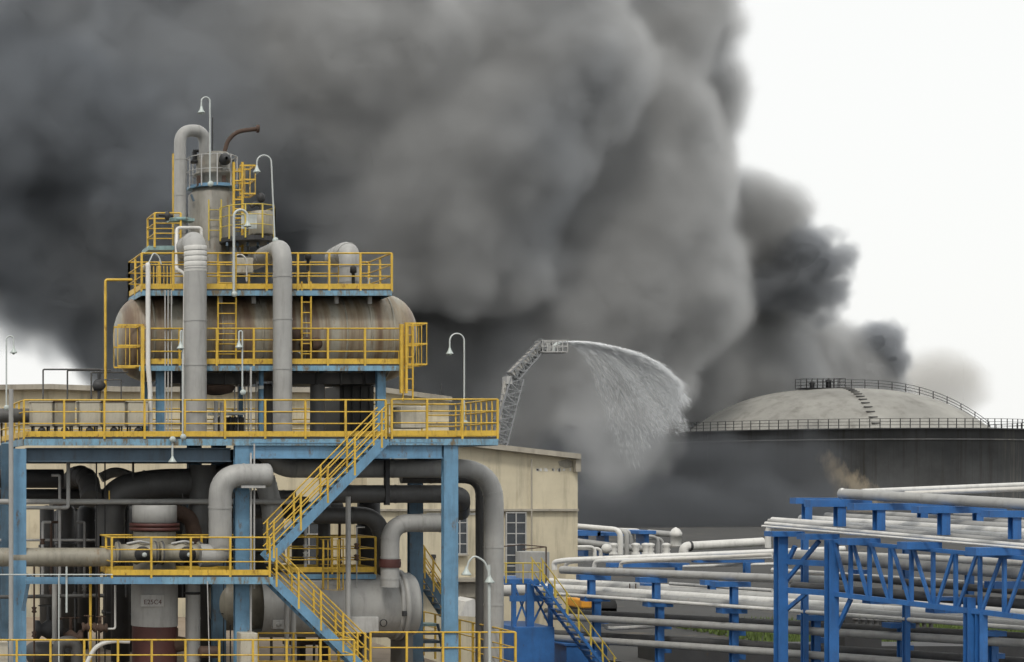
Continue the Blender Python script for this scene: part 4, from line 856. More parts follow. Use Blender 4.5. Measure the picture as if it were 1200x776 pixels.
# left elbow pipe with two valves and the incoming beige pipe
pipe([(311, 557, 50.6), (258, 557, 50.6), (258, 651, 50.75), (234, 651, 50.75)], 27, 'clad', 'grey S shaped pipe in front of the middle column, reaching the valves', 1.05, 1.3)
MB().drum(W(306, 557, 50.6), W(314, 557, 50.6), S(13.7, 50.6), .14, 24).build('end_cap_dome', 'clad', None, 'domed blind end of the S shaped pipe', 'pipe end')
MB().pbox(283, 569, 311, 572, 50.4, 50.9).build('pipe_bracket', 'galv', None, 'thin pale bracket under the blind end of the S shaped pipe', 'bracket')
pipe([(-30, 653, 51.3), (134, 653, 51.3)], 22, 'clad_old', 'tarnished beige horizontal pipe at the left edge', .5, 1.4)
for i, (x, l) in enumerate(((160, 'left one of two flanged valves on the lower platform'), (212, 'right one of two flanged valves on the lower platform'))):
    t = thing('flanged_valve', l, 'valve', W(x, 672, 51.2), 'flanged valves')
    c = W(x, 648, 51.1); MB().lathe([(.0, -.62), (.33, -.62), (.33, -.5), (.26, -.5), (.27, -.2), (.36, 0), (.27, .2), (.26, .5), (.33, .5), (.33, .62), (0, .62)], c, (1, 0, 0), 28).build('valve_body', 'clad_old', t)
    MB().lathe([(.2, 0), (.24, .1), (.24, .26), (.12, .3), (.12, .42), (0, .42)], c + Vector((.12, -.2, -.03)), (0, -1, 0), 20).build('gearbox', 'dark', t)
    MB().lathe([(0, 0), (.07, 0), (.07, .05), (0, .05)], c + Vector((.12, -.62, -.03)), (0, -1, 0), 14).build('cap', 'white', t)
    MB().tube([c + Vector((-.3, -.1, .28)), c + Vector((.05, -.25, .36)), c + Vector((.35, -.1, .3))], .035, 8).build('lever', 'galv', t)
    for s_ in (-1, 1): MB().lathe([(.34, -.03), (.37, 0), (.34, .03)], c + Vector((.56 * s_, 0, 0)), (1, 0, 0), 24).build('flange', 'clad_dark', t)
t = thing('vertical_vessel', 'upright cylinder with dark red base and small stencilled plate', 'vessel', W(180, 800, 52.2))
VX, VYY = wX(181, 52.2), 52.2
def vl(prof, mat, name, z0): return MB().lathe([(S(a, 52.2), S(b, 52.2)) for a, b in prof], (VX, VYY, wZ(z0, 52.2)), seg=40).build(name, mat, t)
vl([(0, 20), (25, 20), (26, 19), (26, 0), (24, -1)], 'clad', 'top_cap', 612)
vl([(27.5, 0), (29, 0.5), (29, 4), (26, 4), (26, 5), (29, 5), (29, 9), (27.5, 9)], 'red', 'flange', 622)
vl([(24.5, 0), (24.5, 60)], 'clad_old', 'neck', 683)
vl([(27, 0), (27, 50)], 'clad', 'shell', 733)
vl([(26, 0), (26, 70)], 'red', 'base', 802)
vl([(20, 0), (20, 30)], 'red', 'skirt', 832)
f = bpy.data.curves.new('plate_text', 'FONT'); f.body = 'E25C4'; f.size = .2; f.extrude = .003; f.align_x = 'CENTER'
ft = bpy.data.objects.new('lettering', f); C.objects.link(ft)
pl_ = MB().pbox(166, 697, 192, 711, 52.2 - S(27, 52.2) - .06, 52.2 - S(27, 52.2) + .12).build('sign_plate', 'galv', t, bevel=.005)
ft.parent = pl_; ft.location = W(179, 708.2, 52.2 - S(27, 52.2) - .068) - ORG[t.name]; ft.rotation_euler = (math.radians(90), 0, 0); f.materials.append(M['red'])
bpy.context.view_layer.update()
tm = bpy.data.meshes.new_from_object(ft); lo = ft.location.copy(); bpy.data.objects.remove(ft)
ft = bpy.data.objects.new('lettering', tm); C.objects.link(ft); ft.parent = pl_; ft.location = lo; ft.rotation_euler = (math.radians(90), 0, 0)
pipe([(226, 800, 51.9), (226, 684, 51.9)], 17, 'clad', 'grey vertical pipe below the lower platform, right of the plated cylinder', .3, 1.4)
MB().lathe([(S(9, 51.9), -.04), (S(10.5, 51.9), 0), (S(9, 51.9), .04)], W(226, 695, 51.9), (0, 0, 1), 20).build('pipe_clamp', 'dark', None, 'dark clamp round the grey pipe below the lower platform', 'clamp')
pipe([(205, 600, 53), (222, 605, 53), (230, 632, 53), (230, 660, 53)], 18, 'rust', 'rust brown elbow behind the right flanged valve', .6)
# dark horizontal headers crossing under the deck
pipe([(-40, 588, 52.9), (250, 588, 52.9), (345, 588, 52.9)], 6.5, 'clad', 'long thin grey pipe crossing under the main deck', bands=3)
pipe([(80, 541, 52.5), (80, 595, 52.5), (28, 595, 52.5)], 4.5, 'clad', 'slim grey pipe bend left of the middle, under the main deck', .1)
for x0_, x1_, y, w_, Y, l in ((-30, 74, 561, 22, 54.4, 'black cylinder end at the upper left under the main deck'), (-30, 140, 580, 14, 55.5, 'broad dark duct under the black cylinder end'), (140, 345, 582, 15, 53.8, 'broad dark header behind the long thin pipe'), (230, 400, 598, 20, 55.5, 'dark header low behind the S shaped pipe')):
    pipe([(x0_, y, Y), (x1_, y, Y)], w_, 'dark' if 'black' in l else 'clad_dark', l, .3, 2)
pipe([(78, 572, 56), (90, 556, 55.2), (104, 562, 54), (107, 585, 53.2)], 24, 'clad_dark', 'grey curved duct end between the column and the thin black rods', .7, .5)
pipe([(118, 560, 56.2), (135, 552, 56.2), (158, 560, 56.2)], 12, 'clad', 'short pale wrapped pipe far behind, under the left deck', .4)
pipe([(129, 640, 53.6), (129, 577, 53.6), (180, 566, 53.6), (260, 566, 53.6), (300, 540, 53.8)], 34, 'clad_dark', 'very thick dark duct bending down at the left under the deck', 1.0, 1.6)
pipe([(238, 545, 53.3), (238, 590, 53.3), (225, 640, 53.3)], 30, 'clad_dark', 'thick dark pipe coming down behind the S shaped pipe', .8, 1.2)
pipe([(310, 560, 53.3), (320, 600, 53.3), (322, 660, 53.3)], 24, 'clad', 'grey bend glimpsed behind the upper stair', .8, .5)
for i, x in enumerate((113, 123)): pipe([(x, 541, 52.9), (x, 790, 52.9)], 1.8, 'black', ('left' if i == 0 else 'right') + ' one of two thin black rods hanging under the left deck', name='rod', cat='rod')
pipe([(156, 541, 52.9), (156, 560, 52.9)], 2.5, 'black', 'short black hanger rod above the very thick duct', name='rod', cat='rod')
pipe([(128, 575, 52.7), (128, 586, 52.7)], 1.5, 'yellow', 'short yellow rod under the left deck', name='rod', cat='rod')
# standing dark vessels and ducts of the lower storey
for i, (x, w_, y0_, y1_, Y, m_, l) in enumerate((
    (55, 17, 597, 745, 56, 'clad_dark', 'first dark upright cylinder from the left in the lower storey'), (77, 22, 597, 735, 56.6, 'clad_dark', 'second dark upright cylinder from the left in the lower storey'),
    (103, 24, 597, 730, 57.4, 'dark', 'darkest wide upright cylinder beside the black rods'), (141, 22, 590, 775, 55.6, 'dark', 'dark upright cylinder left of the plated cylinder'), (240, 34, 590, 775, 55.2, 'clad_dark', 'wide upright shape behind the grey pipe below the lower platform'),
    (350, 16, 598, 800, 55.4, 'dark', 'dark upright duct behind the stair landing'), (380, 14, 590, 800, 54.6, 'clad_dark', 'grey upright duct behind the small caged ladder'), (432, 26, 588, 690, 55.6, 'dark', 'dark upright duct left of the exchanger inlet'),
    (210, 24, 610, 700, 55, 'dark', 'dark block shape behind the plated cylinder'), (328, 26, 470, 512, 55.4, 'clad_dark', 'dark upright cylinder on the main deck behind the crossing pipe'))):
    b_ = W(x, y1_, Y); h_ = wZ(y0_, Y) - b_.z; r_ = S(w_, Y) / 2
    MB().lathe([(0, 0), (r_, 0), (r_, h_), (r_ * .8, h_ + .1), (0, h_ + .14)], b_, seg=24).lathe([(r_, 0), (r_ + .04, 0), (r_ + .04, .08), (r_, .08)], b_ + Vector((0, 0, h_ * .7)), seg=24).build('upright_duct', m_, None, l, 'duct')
for x, w_, y0_, y1_, l in ((82, 42, 600, 772, 'broad black backdrop added for shade behind the upright cylinders'), (163, 84, 596, 772, 'widest black backdrop, added for shade behind the plated cylinder'), (296, 66, 592, 700, 'black backdrop added for shade behind the middle column'), (212, 300, 582, 596, 'wide black backdrop box added for shade high in the lower storey')):  # black backdrops added so the lower storey reads as deep shade
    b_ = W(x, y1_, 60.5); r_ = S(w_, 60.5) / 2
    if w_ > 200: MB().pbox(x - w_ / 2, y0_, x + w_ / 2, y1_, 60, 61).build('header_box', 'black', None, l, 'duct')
    else: MB().lathe([(0, 0), (r_, 0), (r_, wZ(y0_, 60.5) - b_.z), (0, wZ(y0_, 60.5) - b_.z + .2)], b_, seg=32).lathe([(r_, 0), (r_ + .05, 0), (r_ + .05, .1), (r_, .1)], b_ + Vector((0, 0, 1.6)), seg=32).build('dark_backdrop', 'dark', None, l, 'tank')
MB().drum(W(262, 706, 54.6), W(300, 706, 54.6), S(33, 54.6), .5).build('horizontal_drum', 'clad_old', None, 'beige brown drum end behind the middle column, below the lower platform', 'drum')
MB().pbox(298, 707, 336, 726, 54, 54.4).build('metal_hood', 'clad_dark', None, 'dull grey boxy hood behind the middle column', 'hood')
MB().pbox(320, 727, 333, 737, 52.6, 53).lathe([(0, 0), (.07, 0), (.07, .05), (0, .05)], W(326, 732, 52.58), (0, -1, 0), 12).build('meter_box', 'galv', None, 'small grey meter box with a round dial under the lower stair', 'box')
for i, x in enumerate((336, 344)): pipe([(x, 800, 52.2), (x, 700, 52.2)], 6, 'clad', ('left' if i == 0 else 'right') + ' one of two grey risers under the lower stair')
pipe([(-30, 633, 54.4), (125, 633, 54.4)], 3, 'galv', 'thin pale pipe level with the top of the beige left pipe')
pipe([(-30, 700, 53.2), (124, 698, 53.2)], 4.5, 'clad_dark', 'thin dark pipe crossing low at the left edge')
pipe([(-30, 673.5, 50.0), (132, 673.5, 50.0)], 1.6, 'white', 'thin white pipe along the lower platform beam at the left')
pipe([(69, 674, 50), (69, 790, 50)], 1.6, 'white', 'thin white drop pipe left of centre below the beam')
pipe([(78, 664, 50.1), (78, 718, 50.1)], 2.4, 'white', 'short white rod hanging through the left beam')
pipe([(64, 680, 53), (64, 755, 53)], 6, 'clad', 'grey riser standing low between the left cylinders')
pipe([(106, 645, 51.9), (106, 790, 51.9)], 3.2, 'yellow', 'rusty yellow upright at the left, beside the bent drain pipe')
pipe([(116, 660, 52.3), (116, 790, 52.3)], 2.6, 'rust', 'thin rusty riser beside the rusty yellow upright')
pipe([(135, 686, 52), (135, 737, 52), (124, 737, 52)], 2.4, 'clad_light', 'thin bent drain pipe ending in a pale foot', .08)
for x, y, Y, l in ((57, 738, 53.4, 'larger'), (83, 748, 54, 'middle'), (118, 736, 52, 'smallest, rusty'), (104, 735, 52, 'rust brown')):
    c = W(x, y, Y); k = {'larger': 1.5, 'middle': 1.3}.get(l, .7)
    MB().lathe([(.05, -.3 * k), (.2 * k, -.28 * k), (.2 * k, -.2 * k), (.12 * k, -.15 * k), (.22 * k, 0), (.12 * k, .15 * k), (.2 * k, .2 * k), (.2 * k, .28 * k), (.05, .3 * k)], c, (1, 0, 0), 18).tube([c, c + Vector((0, 0, .5 * k))], .04 * k, 8).lathe([(.2 * k, -.015), (.23 * k, 0), (.2 * k, .015)], c + Vector((0, 0, .5 * k)), (0, 0, 1), 16).build('hand_valve', 'dark' if 'r' in l[-1] and 'rust' not in l else 'rust', None, l + ' hand valve on the floor piping at the lower left', 'valve')
MB().drum(W(40, 765, 54), W(76, 765, 54), S(13, 54), .3).build('pump_casing', 'clad_dark', None, 'rounded grey pump casing on the floor at the lower left', 'pump')
pipe([(68, 790, 52.6), (68, 752, 52.6), (90, 752, 52.6), (90, 790, 52.6)], 14, 'clad_dark', 'dark inverted U pipe on the floor at the lower left', .4)
pipe([(95, 790, 51.4), (112, 757, 51.4), (130, 751, 51.4), (152, 752, 51.4)], 5, 'clad_light', 'pale wrapped hose curving over the floor pipes', .6, name='hose', cat='hose')
t_ = MB(); t_.pbox(-20, 752, 9.5, 800, 49.4, 50); t_.build('control_cabinet', 'box', None, 'beige cabinet cut by the bottom left corner', 'cabinet', bevel=.02)
cb = MB().pbox(282, 742, 302, 800, 49.9, 50.4).build('control_cabinet', 'box', None, 'narrow beige cabinet at the foot of the middle column', 'cabinet', bevel=.02)
MB().pbox(284, 745, 300, 799, 49.87, 49.9).build('door', 'box', cb)
c = W(207, 755, 52); MB().lathe([(.0, -.35), (.2, -.3), (.25, 0), (.2, .3), (0, .35)], c, (1, 0, 0), 16).tube([c, c + Vector((0, 0, .5))], .05, 8).build('pump_motor', 'rust', None, 'rust red motor low between the red base and the grey pipe', 'motor')
MB().drum(W(236, 764, 51.4), W(254, 764, 51.4), S(7, 51.4), .1).build('pump_motor', 'rust', None, 'rust red motor low at the foot of the grey pipe', 'motor')
pipe([(243, 681, 50), (246, 800, 50)], 1.2, 'galv', 'thin pale wire rod hanging from the lower platform', name='rod', cat='rod')
for i, x in enumerate((350, 368, 386)):
    pipe([(x, 800, 54), (x, 752, 54), (x + 12, 752, 54)], 3, 'dark', ('first', 'second', 'third')[i] + ' little dark pipe bend under the lower stair, counted from the left', .1)
MB().pbox(335, 751, 400, 756, 54.2, 54.6).build('pipe_support', 'rust', None, 'rusty support channel low under the lower stair', 'support')
# small-bore piping filling the lower storey
rnd = random.Random(21)
words_ = ['far left', 'left', 'inner left', 'beside the first dark cylinder', 'between the first two dark cylinders', 'beside the rusty yellow upright', 'by the dark cylinder', 'left of the red base', 'right of the red base', 'by the middle column', 'behind the conduit', 'under the upper stair', 'left of the caged ladder', 'right of the caged ladder', 'near the exchanger neck']
for i, x in enumerate((40, 50, 60, 70, 88, 99, 148, 201, 214, 262, 270, 318, 358, 398, 418)):
    Y = 52.7 + rnd.random() * 1.6; y0_ = rnd.choice((545, 600, 606, 640)); y1_ = rnd.choice((700, 740, 800, 800)); m_ = rnd.choice(('galv', 'clad_dark', 'clad', 'rust', 'dark'))
    o_ = pipe([(x, y1_, Y), (x, y0_ + 12, Y), (x + rnd.choice((-9, 9)), y0_ + 12, Y + .2)], rnd.choice((1.6, 2.2, 3.2)), m_, {'galv': 'thin pale', 'clad_dark': 'thin dark', 'clad': 'slim grey', 'rust': 'thin rusty', 'dark': 'thin black'}[m_] + ' small-bore riser ' + words_[i] + ' in the lower storey', .06)
    for q_ in range(2):
        y = rnd.uniform(y0_ + 25, min(y1_, 770) - 8); MB().lathe([(.03, -.1), (.09, -.07), (.05, 0), (.09, .07), (.03, .1)], W(x, y, Y), (0, 0, 1), 10).build('valve', m_ if m_ != 'galv' else 'rust', o_)
# step stand and floor rails
t = thing('step_stand', 'small dark green steel step stand on the plant floor', 'steps', W(503, 772, 55.5))
for k in range(4): MB().pbox(489 + k * 1.5, 731 + k * 10, 513 + k * 1.5, 734 + k * 10, 55.5 - k * .05, 56).build('tread', 'sea' if k == 0 else 'girder', t)
for x in (488, 513): MB().bar(W(x, 731, 55.4), W(x + 8, 776, 55.2), .05, .08).build('side_frame', 'girder', t)
t = thing('floor_railing', 'yellow railing along the front edge of the plant floor, left part', 'railing', W(200, 795, 49.3))
rail(t, [(wX(-20, 49.3), 49.3), (wX(415, 49.3), 49.3), (wX(415, 49.3), 50.8)], ZF, wZ(750, 49.3) - ZF, step=1.02, kick=False, name='rail_bars')
t = thing('floor_railing', 'yellow railing closing the right corner of the plant floor', 'railing', W(520, 785, 51))
zt = wZ(741, 51) - ZF; rail(t, [(wX(434, 51), 51), (wX(604, 51), 51), (wX(604, 51), 60)], ZF, zt, step=1.1, kick=False, name='rail_bars')
t = thing('floor_railing', 'yellow railing on the plant floor under the middle of the lower stair', 'railing', W(360, 785, 51.8))
rail(t, [(wX(302, 51.8), 51.8), (wX(428, 51.8), 51.8)], ZF, wZ(742, 51.8) - ZF, step=1.1, kick=False, name='rail_bars')
t = thing('access_stair', 'short yellow railed stair behind the right front column', 'stair', W(505, 740, 57))
stair(t, (496, 672), (530, 724), 57, 57.9, 'blue_grey', 'yellow', sw=.2, rh=.95, posts=4)
# double lamp post on the plant floor
t = thing('lamp_post', 'white lamp post with two enamel hoods at the outer corner of the floor', 'lamp', W(574, 800, 50.2), 'gooseneck lamps')
MB().tube([W(574, 800, 50.2), W(573, 662, 50.2)], .045, 8).build('lamp_pole', 'white', t)
MB().tube([W(573, 672, 50.2), W(568, 658, 50.2), W(556, 651, 50.2), W(549, 658, 50.2), W(547, 668, 50.2)], .03, 8, bend=.12).build('lamp_arm', 'white', t)
for x, y in ((573.5, 676), (546.5, 667)): MB().lathe([(1 * k, 3 * k), (1.8 * k, 0), (3 * k, -3 * k), (5.2 * k, -6 * k), (5.2 * k, -7 * k), (1.5 * k, -3 * k)] if False else [(.03, .08), (.05, 0), (.09, -.08), (.14, -.15), (.14, -.18), (.04, -.08)], W(x, y, 50.2), (0, 0, 1), 18).build('lamp_shade', 'hood', t)
# ================================================================== SMALL BLUE TOWER WITH THE RIBBED DRUM
KY = 62.0
t = thing('blue_tower', 'small blue braced steel tower with yellow railings beside the beige annex', 'tower', W(628, 780, KY))
z = wZ(681, KY); MB().pbox(596, 679, 640, 684, KY, KY + 2.2).build('deck', 'rack', t)
for px in (602, 645): 
    for dY in (0, 2): MB().bar(W(px, 684, KY) + Vector((0, dY, 0)), W(px, 800, KY) + Vector((0, dY, 0)), .14, .14, (0, 1, 0)).build('leg', 'rack', t)
MB().bar(W(621, 684, KY - .05), W(621, 735, KY - .05), .26, .14, (0, 1, 0)).build('leg', 'rack', t)
for a_, b_ in (((603, 686), (620, 733)), ((620, 686), (603, 733)), ((623, 690), (644, 733)), ((644, 690), (623, 733))): MB().bar(W(*a_, KY), W(*b_, KY), .05, .06).build('brace', 'rack', t)
MB().pbox(598, 698, 646, 705, KY - .08, KY).build('cross_beam', 'rack', t)
MB().pbox(604, 735, 650, 800, KY - .3, KY + 2.4).build('base_box', 'rack', t, bevel=.02)
rail(t, [(wX(593, KY), KY + 2.2), (wX(593, KY), KY), (wX(633, KY), KY)], z, S(21, KY), step=.6, mids=1, kick=False, mat='yellow_pale', pr=.02, rr=.018)
t = thing('ribbed_drum', 'grey vertically ribbed drum on the small blue tower', 'drum', W(624, 681, KY + 1))
dr = MB(); rr_ = S(18, KY); pr_ = []
n_ = 60; vs = []; fs = []
for j, zz in enumerate((0, S(34, KY))):
    for k_ in range(n_): a_ = 2 * math.pi * k_ / n_; q_ = rr_ * (1 + (.03 if k_ % 4 < 2 else 0)); vs.append(W(624, 680, KY + 1) + Vector((math.cos(a_) * q_, math.sin(a_) * q_, zz)))
for k_ in range(n_): fs.append((k_, (k_ + 1) % n_, (k_ + 1) % n_ + n_, k_ + n_))
dr.add(vs, fs); dr.add(vs[n_:], [tuple(range(n_))]); dr.build('drum_shell', 'clad', t)
rt = MB()
for dy in (0, 2.2): rt.tube([W(612, 644, KY) + Vector((0, dy, 0)), W(640, 641, KY) + Vector((0, dy, 0))], .02, 6)
rt.tube([W(640, 641, KY), W(640, 682, KY)], .025, 6); rt.tube([W(640, 641, KY), W(640, 641, KY) + Vector((0, 2.2, 0))], .02, 6); rt.build('guard_frame', 'rust', t)
t = thing('steel_stair', 'blue stair with pale yellow rails beside the small blue tower', 'stair', W(690, 776, KY - 1))
stair(t, (634, 682), (722, 800), KY - 1.2, KY - .3, 'rack', 'yellow_pale', sw=.1, rh=.85, posts=7, tread='rack', rr=.02, mids=1, pr=.022)
t = thing('blue_bin', 'low blue steel box at the foot of the tower stair', 'box', W(684, 790, KY + 2))
MB().pbox(664, 757, 712, 800, KY + 1, KY + 3).build('box_body', 'rack', t, bevel=.02)
MB().pbox(662, 755, 714, 757, KY + .95, KY + 3.05).build('lid', 'rack', t)
MB().drum(W(585, 690, 69), W(640, 690, 69), S(9, 69), .3).build('white_tank', 'clad_light', None, 'pale horizontal tank against the annex behind the small blue tower', 'tank')
pipe([(560, 684, 66), (640, 684, 66)], 3, 'rack', 'blue pipe running behind the small blue tower')
MB().sheet([(540, 722), (546, 705), (556, 702), (566, 712), (572, 724)], 68, 69.5).build('rubble_sacks', 'clad_light', None, 'heap of pale sacks against the annex behind the lamp post', 'sacks')
# ================================================================== PIPE RACKS ON THE RIGHT
def rb(mb, a, b, w_, h_=None, off=0, offb=None):
    p = RK(a[0], a[1], off); q = RK(b[0], b[1], off if offb is None else offb); return mb.bar(p, q, S(w_, p.y), S(h_ or w_, p.y))
def post(parent, px, y0, y1, w_, off, name='column'):
    Y = YR(px, off); return MB().ibeam((wX(px, Y), Y, wZ(y1, Y)), (wX(px, Y), Y, wZ(y0, Y)), S(w_, Y), S(w_, Y), .03, (0, 1, 0)).build(name, 'rack', parent)
def xarm(parent, x0, x1, y0, y1, px, off, name='cross_arm', depth=.35):
    Y = YR(px, off); return MB().pbox(x0, y0, x1, y1, Y - depth / 2, Y + depth / 2).build(name, 'rack', parent)
def trestle(px, y_arm, y_base, x0, x1, off, label, w_=7, h_=6, group='T shaped pipe trestles'):
    Y = YR(px, off); t = thing('pipe_trestle', label, 'trestle', W(px, y_base, Y), group)
    post(t, px, y_arm + h_, y_base, w_, off); xarm(t, x0, x1, y_arm, y_arm + h_, px, off); return t
def floor_post(px, y0, off, label, w_=7.5):
    Y = YR(px, off); t = thing('rack_column', label, 'column', (wX(px, Y), Y, 0), 'blue columns of the lower rack')
    MB().ibeam((wX(px, Y), Y, 0), (wX(px, Y), Y, wZ(y0, Y)), S(w_, Y), S(w_, Y), .03, (0, 1, 0)).build('post', 'rack', t)
    MB().pbox(px - 13, y0 - 4, px + 16, y0 + 2, Y - .2, Y + .25).build('cross_arm', 'rack', t)
    for dz in (22, 50): MB().pbox(px + 4, y0 + dz, px + 14, y0 + dz + 6, Y - .1, Y + .25).build('cross_arm', 'rack', t)
    return t
# lower rack: pipes at three levels
for i, (dy, off, w_, m_) in enumerate(((0, 0, 4, 'clad_light'), (-3, .6, 9, 'clad'), (-8, 1.3, 11, 'clad_light'), (-13, 2.2, 11, 'clad'), (-18, 3.1, 9, 'clad_light'))):
    rpipe([(635, 695 + dy * .75, off), (905, 714 + dy, off), (1250, 740 + dy, off)], w_, m_, ('front edge', 'second', 'third', 'fourth', 'rearmost')[i] + ' pipe of the bed of pipes on the lower rack', 20, bands=6)
for i, (y0_, y1_, y2_, off, w_, m_) in enumerate(((722, 737, 757, .3, 8, 'clad'), (717, 731, 750, 1.3, 9, 'clad_dark'), (747, 764, 790, .3, 8, 'clad'), (742, 757, 780, 1.3, 9, 'clad_dark'))):
    rpipe([(640, y0_, off), (905, y1_, off), (1250, y2_, off)], w_, m_, ('front pipe of the middle level of the lower rack', 'rear pipe of the middle level of the lower rack', 'front pipe of the bottom level of the lower rack', 'rear pipe of the bottom level of the lower rack')[i], 20, bands=6)
for px, l in ((699, 'first blue lower rack column from the left'), (773, 'second blue lower rack column from the left'), (860, 'third blue lower rack column from the left, before the high rack'), (956, 'blue lower rack column between the two tall front columns'), (1057, 'blue lower rack column below the lattice truss'), (1164, 'rightmost blue lower rack column')):
    floor_post(px, 703 + (px - 699) * .088, .5, l)
for px, ya, yb, x0_, x1_, l in ((693, 674, 701, 680, 716, 'leftmost small T trestle on the lower rack'), (769, 677, 703, 750, 782, 'second small T trestle on the lower rack'), (860, 682, 708, 838, 880, 'third small T trestle on the lower rack'), (761, 684, 694, 755, 768, 'stubby T trestle behind the second small one'), (834, 680, 696, 826, 842, 'stubby T trestle left of the third small one')):
    trestle(px, ya, yb, x0_, x1_, .2 if 'stubby' not in l else 2.5, l)
rpipe([(658, 668, .2), (908, 678, .2), (1000, 682, .2)], 9, 'clad', 'broad grey pipe carried on the small T trestles', 20, bands=5)
rpipe([(650, 668, 1.2), (649, 659, 1.2), (662, 656.5, 1.2), (905, 646.5, 6), (990, 643, 8)], 6, 'clad_light', 'brightest long pale pipe above the lower rack', .3, bands=7)
rpipe([(663, 669, 1.6), (663, 660, 1.6), (674, 658, 1.6), (905, 651, 5)], 4.5, 'clad_light', 'second long pale pipe just under the brightest one', .3)
rpipe([(696, 668, 1.8), (697, 658, 1.8), (706, 657, 1.8), (905, 653, 5)], 4.5, 'clad_light', 'pale pipe starting at a bend above the leftmost T trestle', .3)
rpipe([(727, 667, 1.4), (728, 659.5, 1.4), (740, 658, 1.4), (905, 650, 3)], 4.5, 'dome_clad', 'shiny pipe starting at a bend above the second T trestle', .3)
rpipe([(800, 664, 4), (905, 661, 6), (980, 659, 7)], 3.5, 'clad_light', 'slim pale pipe just above the broad grey pipe')
for x0_, x1_, y0_, y1_, px, off, l in ((715, 808, 660, 665, 780, 3.5, 'left long blue beam under the pale pipes'), (816, 896, 655, 659.5, 860, 5, 'right long blue beam under the pale pipes')):
    t = thing('blue_beam', l, 'beam', RK(px, y1_, off)); xarm(t, x0_, x1_, y0_, y1_, px, off, 'beam_web'); post(t, px + 15, y1_, y1_ + 12, 6, off, 'stub_post')
for i, (a_, b_, w_) in enumerate((((645, 690), (727, 687), 1.5), ((660, 692), (735, 690), 1.5), ((785, 684), (905, 692), 4), ((790, 690), (905, 697), 2.5), ((700, 683), (780, 690), 3))):
    rpipe([(*a_, 2.2 + i * .3), (*b_, 2.2 + i * .3)], w_, 'galv', ('thinnest pipe lying left on the lower rack bed', 'thin pipe lying beside the thinnest one on the rack bed', 'medium pipe above the rear of the rack bed', 'thin pipe above the rear of the rack bed', 'pipe between the first two T trestles')[i])
rpipe([(703, 706, 1.0), (701, 726, 1.0), (711, 737, 1.0), (770, 734, 1.0)], 4.5, 'clad_light', 'pale U bend hanging under the lower rack at the left', .4)
for x, y in ((738, 684), (745, 684)): rpipe([(x, y, 2), (x, y + 8, 2)], 1.2, 'rust', 'small rusty drain stub on the rack bed, ' + ('left' if x < 740 else 'right') + ' of the pair', name='drain_stub')
# far bundle of pipes beside the annex corner
FY = 88.0
def fp(pts, w_, l, m_='clad', bend=.4): return pipe([(x, y, FY + d_) for x, y, d_ in pts], w_, m_, l, bend)
fp([(670, 616, 2), (727, 621, 0), (727, 650, 0)], 6, 'far grey pipe that turns down first, nearest the annex corner', 'clad_light')
fp([(670, 618, 4), (734.5, 622, 2), (734.5, 650, 2)], 5, 'far grey pipe turning down second from the annex corner')
fp([(670, 619, 6), (740.5, 623, 4), (740.5, 650, 4)], 5, 'far grey pipe turning down third from the annex corner')
fp([(700, 620, 8), (751.5, 622, 5), (751.5, 650, 5)], 4.5, 'far grey pipe turning down fourth from the annex corner', 'clad_light')
fp([(745, 628, 5), (771, 629, 5), (771, 650, 5)], 4, 'left one of two small far bends behind the pale pipes')
fp([(745, 630, 6), (776.5, 631, 6), (776.5, 650, 6)], 4, 'right one of two small far bends behind the pale pipes')
fp([(760, 624, 8), (795, 627, 6)], 7, 'far pipe leading to the white flanged bend')
fp([(670, 641, 0), (697, 641, 0), (697, 655, 0)], 4, 'low far bend left of a pair near the annex corner', 'clad_light', .3)
fp([(670, 643, 1), (704, 643, 1), (704, 655, 1)], 4, 'low far bend right of a pair near the annex corner', 'clad_light', .3)
fp([(670, 634, 3), (718, 640, 3), (760, 644, 3)], 8, 'broad far pipe low behind the blue far beam')
MB().ball(W(711, 643, FY + 1), S(6, FY), 16).build('round_valve', 'clad_light', None, 'round pale valve in the far pipe bundle near the annex', 'valve')
for i, x in enumerate((719, 745, 757, 762, 781)): MB().lathe([(.05, -.35), (.22, -.3), (.22, -.2), (.14, -.1), (.2, 0), (.14, .1), (.22, .2), (.22, .3), (.05, .35)], W(x, 644, FY + 2), (0, 0, 1), 14).build('far_valve', 'clad_light', None, ('first', 'second', 'third', 'fourth', 'fifth')[i] + ' small pale valve from the left in the far pipe bundle', 'valve')
MB().lathe([(S(6, FY), 0), (S(6, FY), .5), (S(6.8, FY), .5), (S(6.8, FY), .7), (S(4, FY), .9), (0, 1)], W(792, 640, FY + 2), (0, 0, 1), 18).build('capped_vent', 'clad_light', None, 'pale capped vent left of the big blunt pipe', 'vent')
fp([(801, 655, -2), (801, 640, -2), (815, 639.5, -2), (894, 635, -2)], 10, 'big pale blunt ended pipe in front of the dark smoke', 'clad_light', .5)
MB().lathe([(S(5.2, FY), -.06), (S(6.2, FY), 0), (S(5.2, FY), .06)], W(809, 640, FY - 2), (1, 0, 0), 18).build('flange', 'dark', None, 'dark flange on the big pale blunt ended pipe', 'flange')
for x, y0_, y1_, px in ((670, 622, 628, 687), (700, 624, 628, 711), (749, 622, 626, 758)):
    t = thing('blue_beam', ('far blue beam beside the annex corner', 'second short far blue beam', 'far blue beam above the small far bends')[(x > 680) + (x > 720)], 'beam', W(px, 650, FY + 4)); MB().pbox(x, y0_, x + (34 if x < 720 else 20), y1_, FY + 3, FY + 5).build('beam_web', 'rack', t)
    MB().pbox(px - 2.5, y1_, px + 2.5, 652, FY + 3.5, FY + 4.5).build('stub_post', 'rack', t)
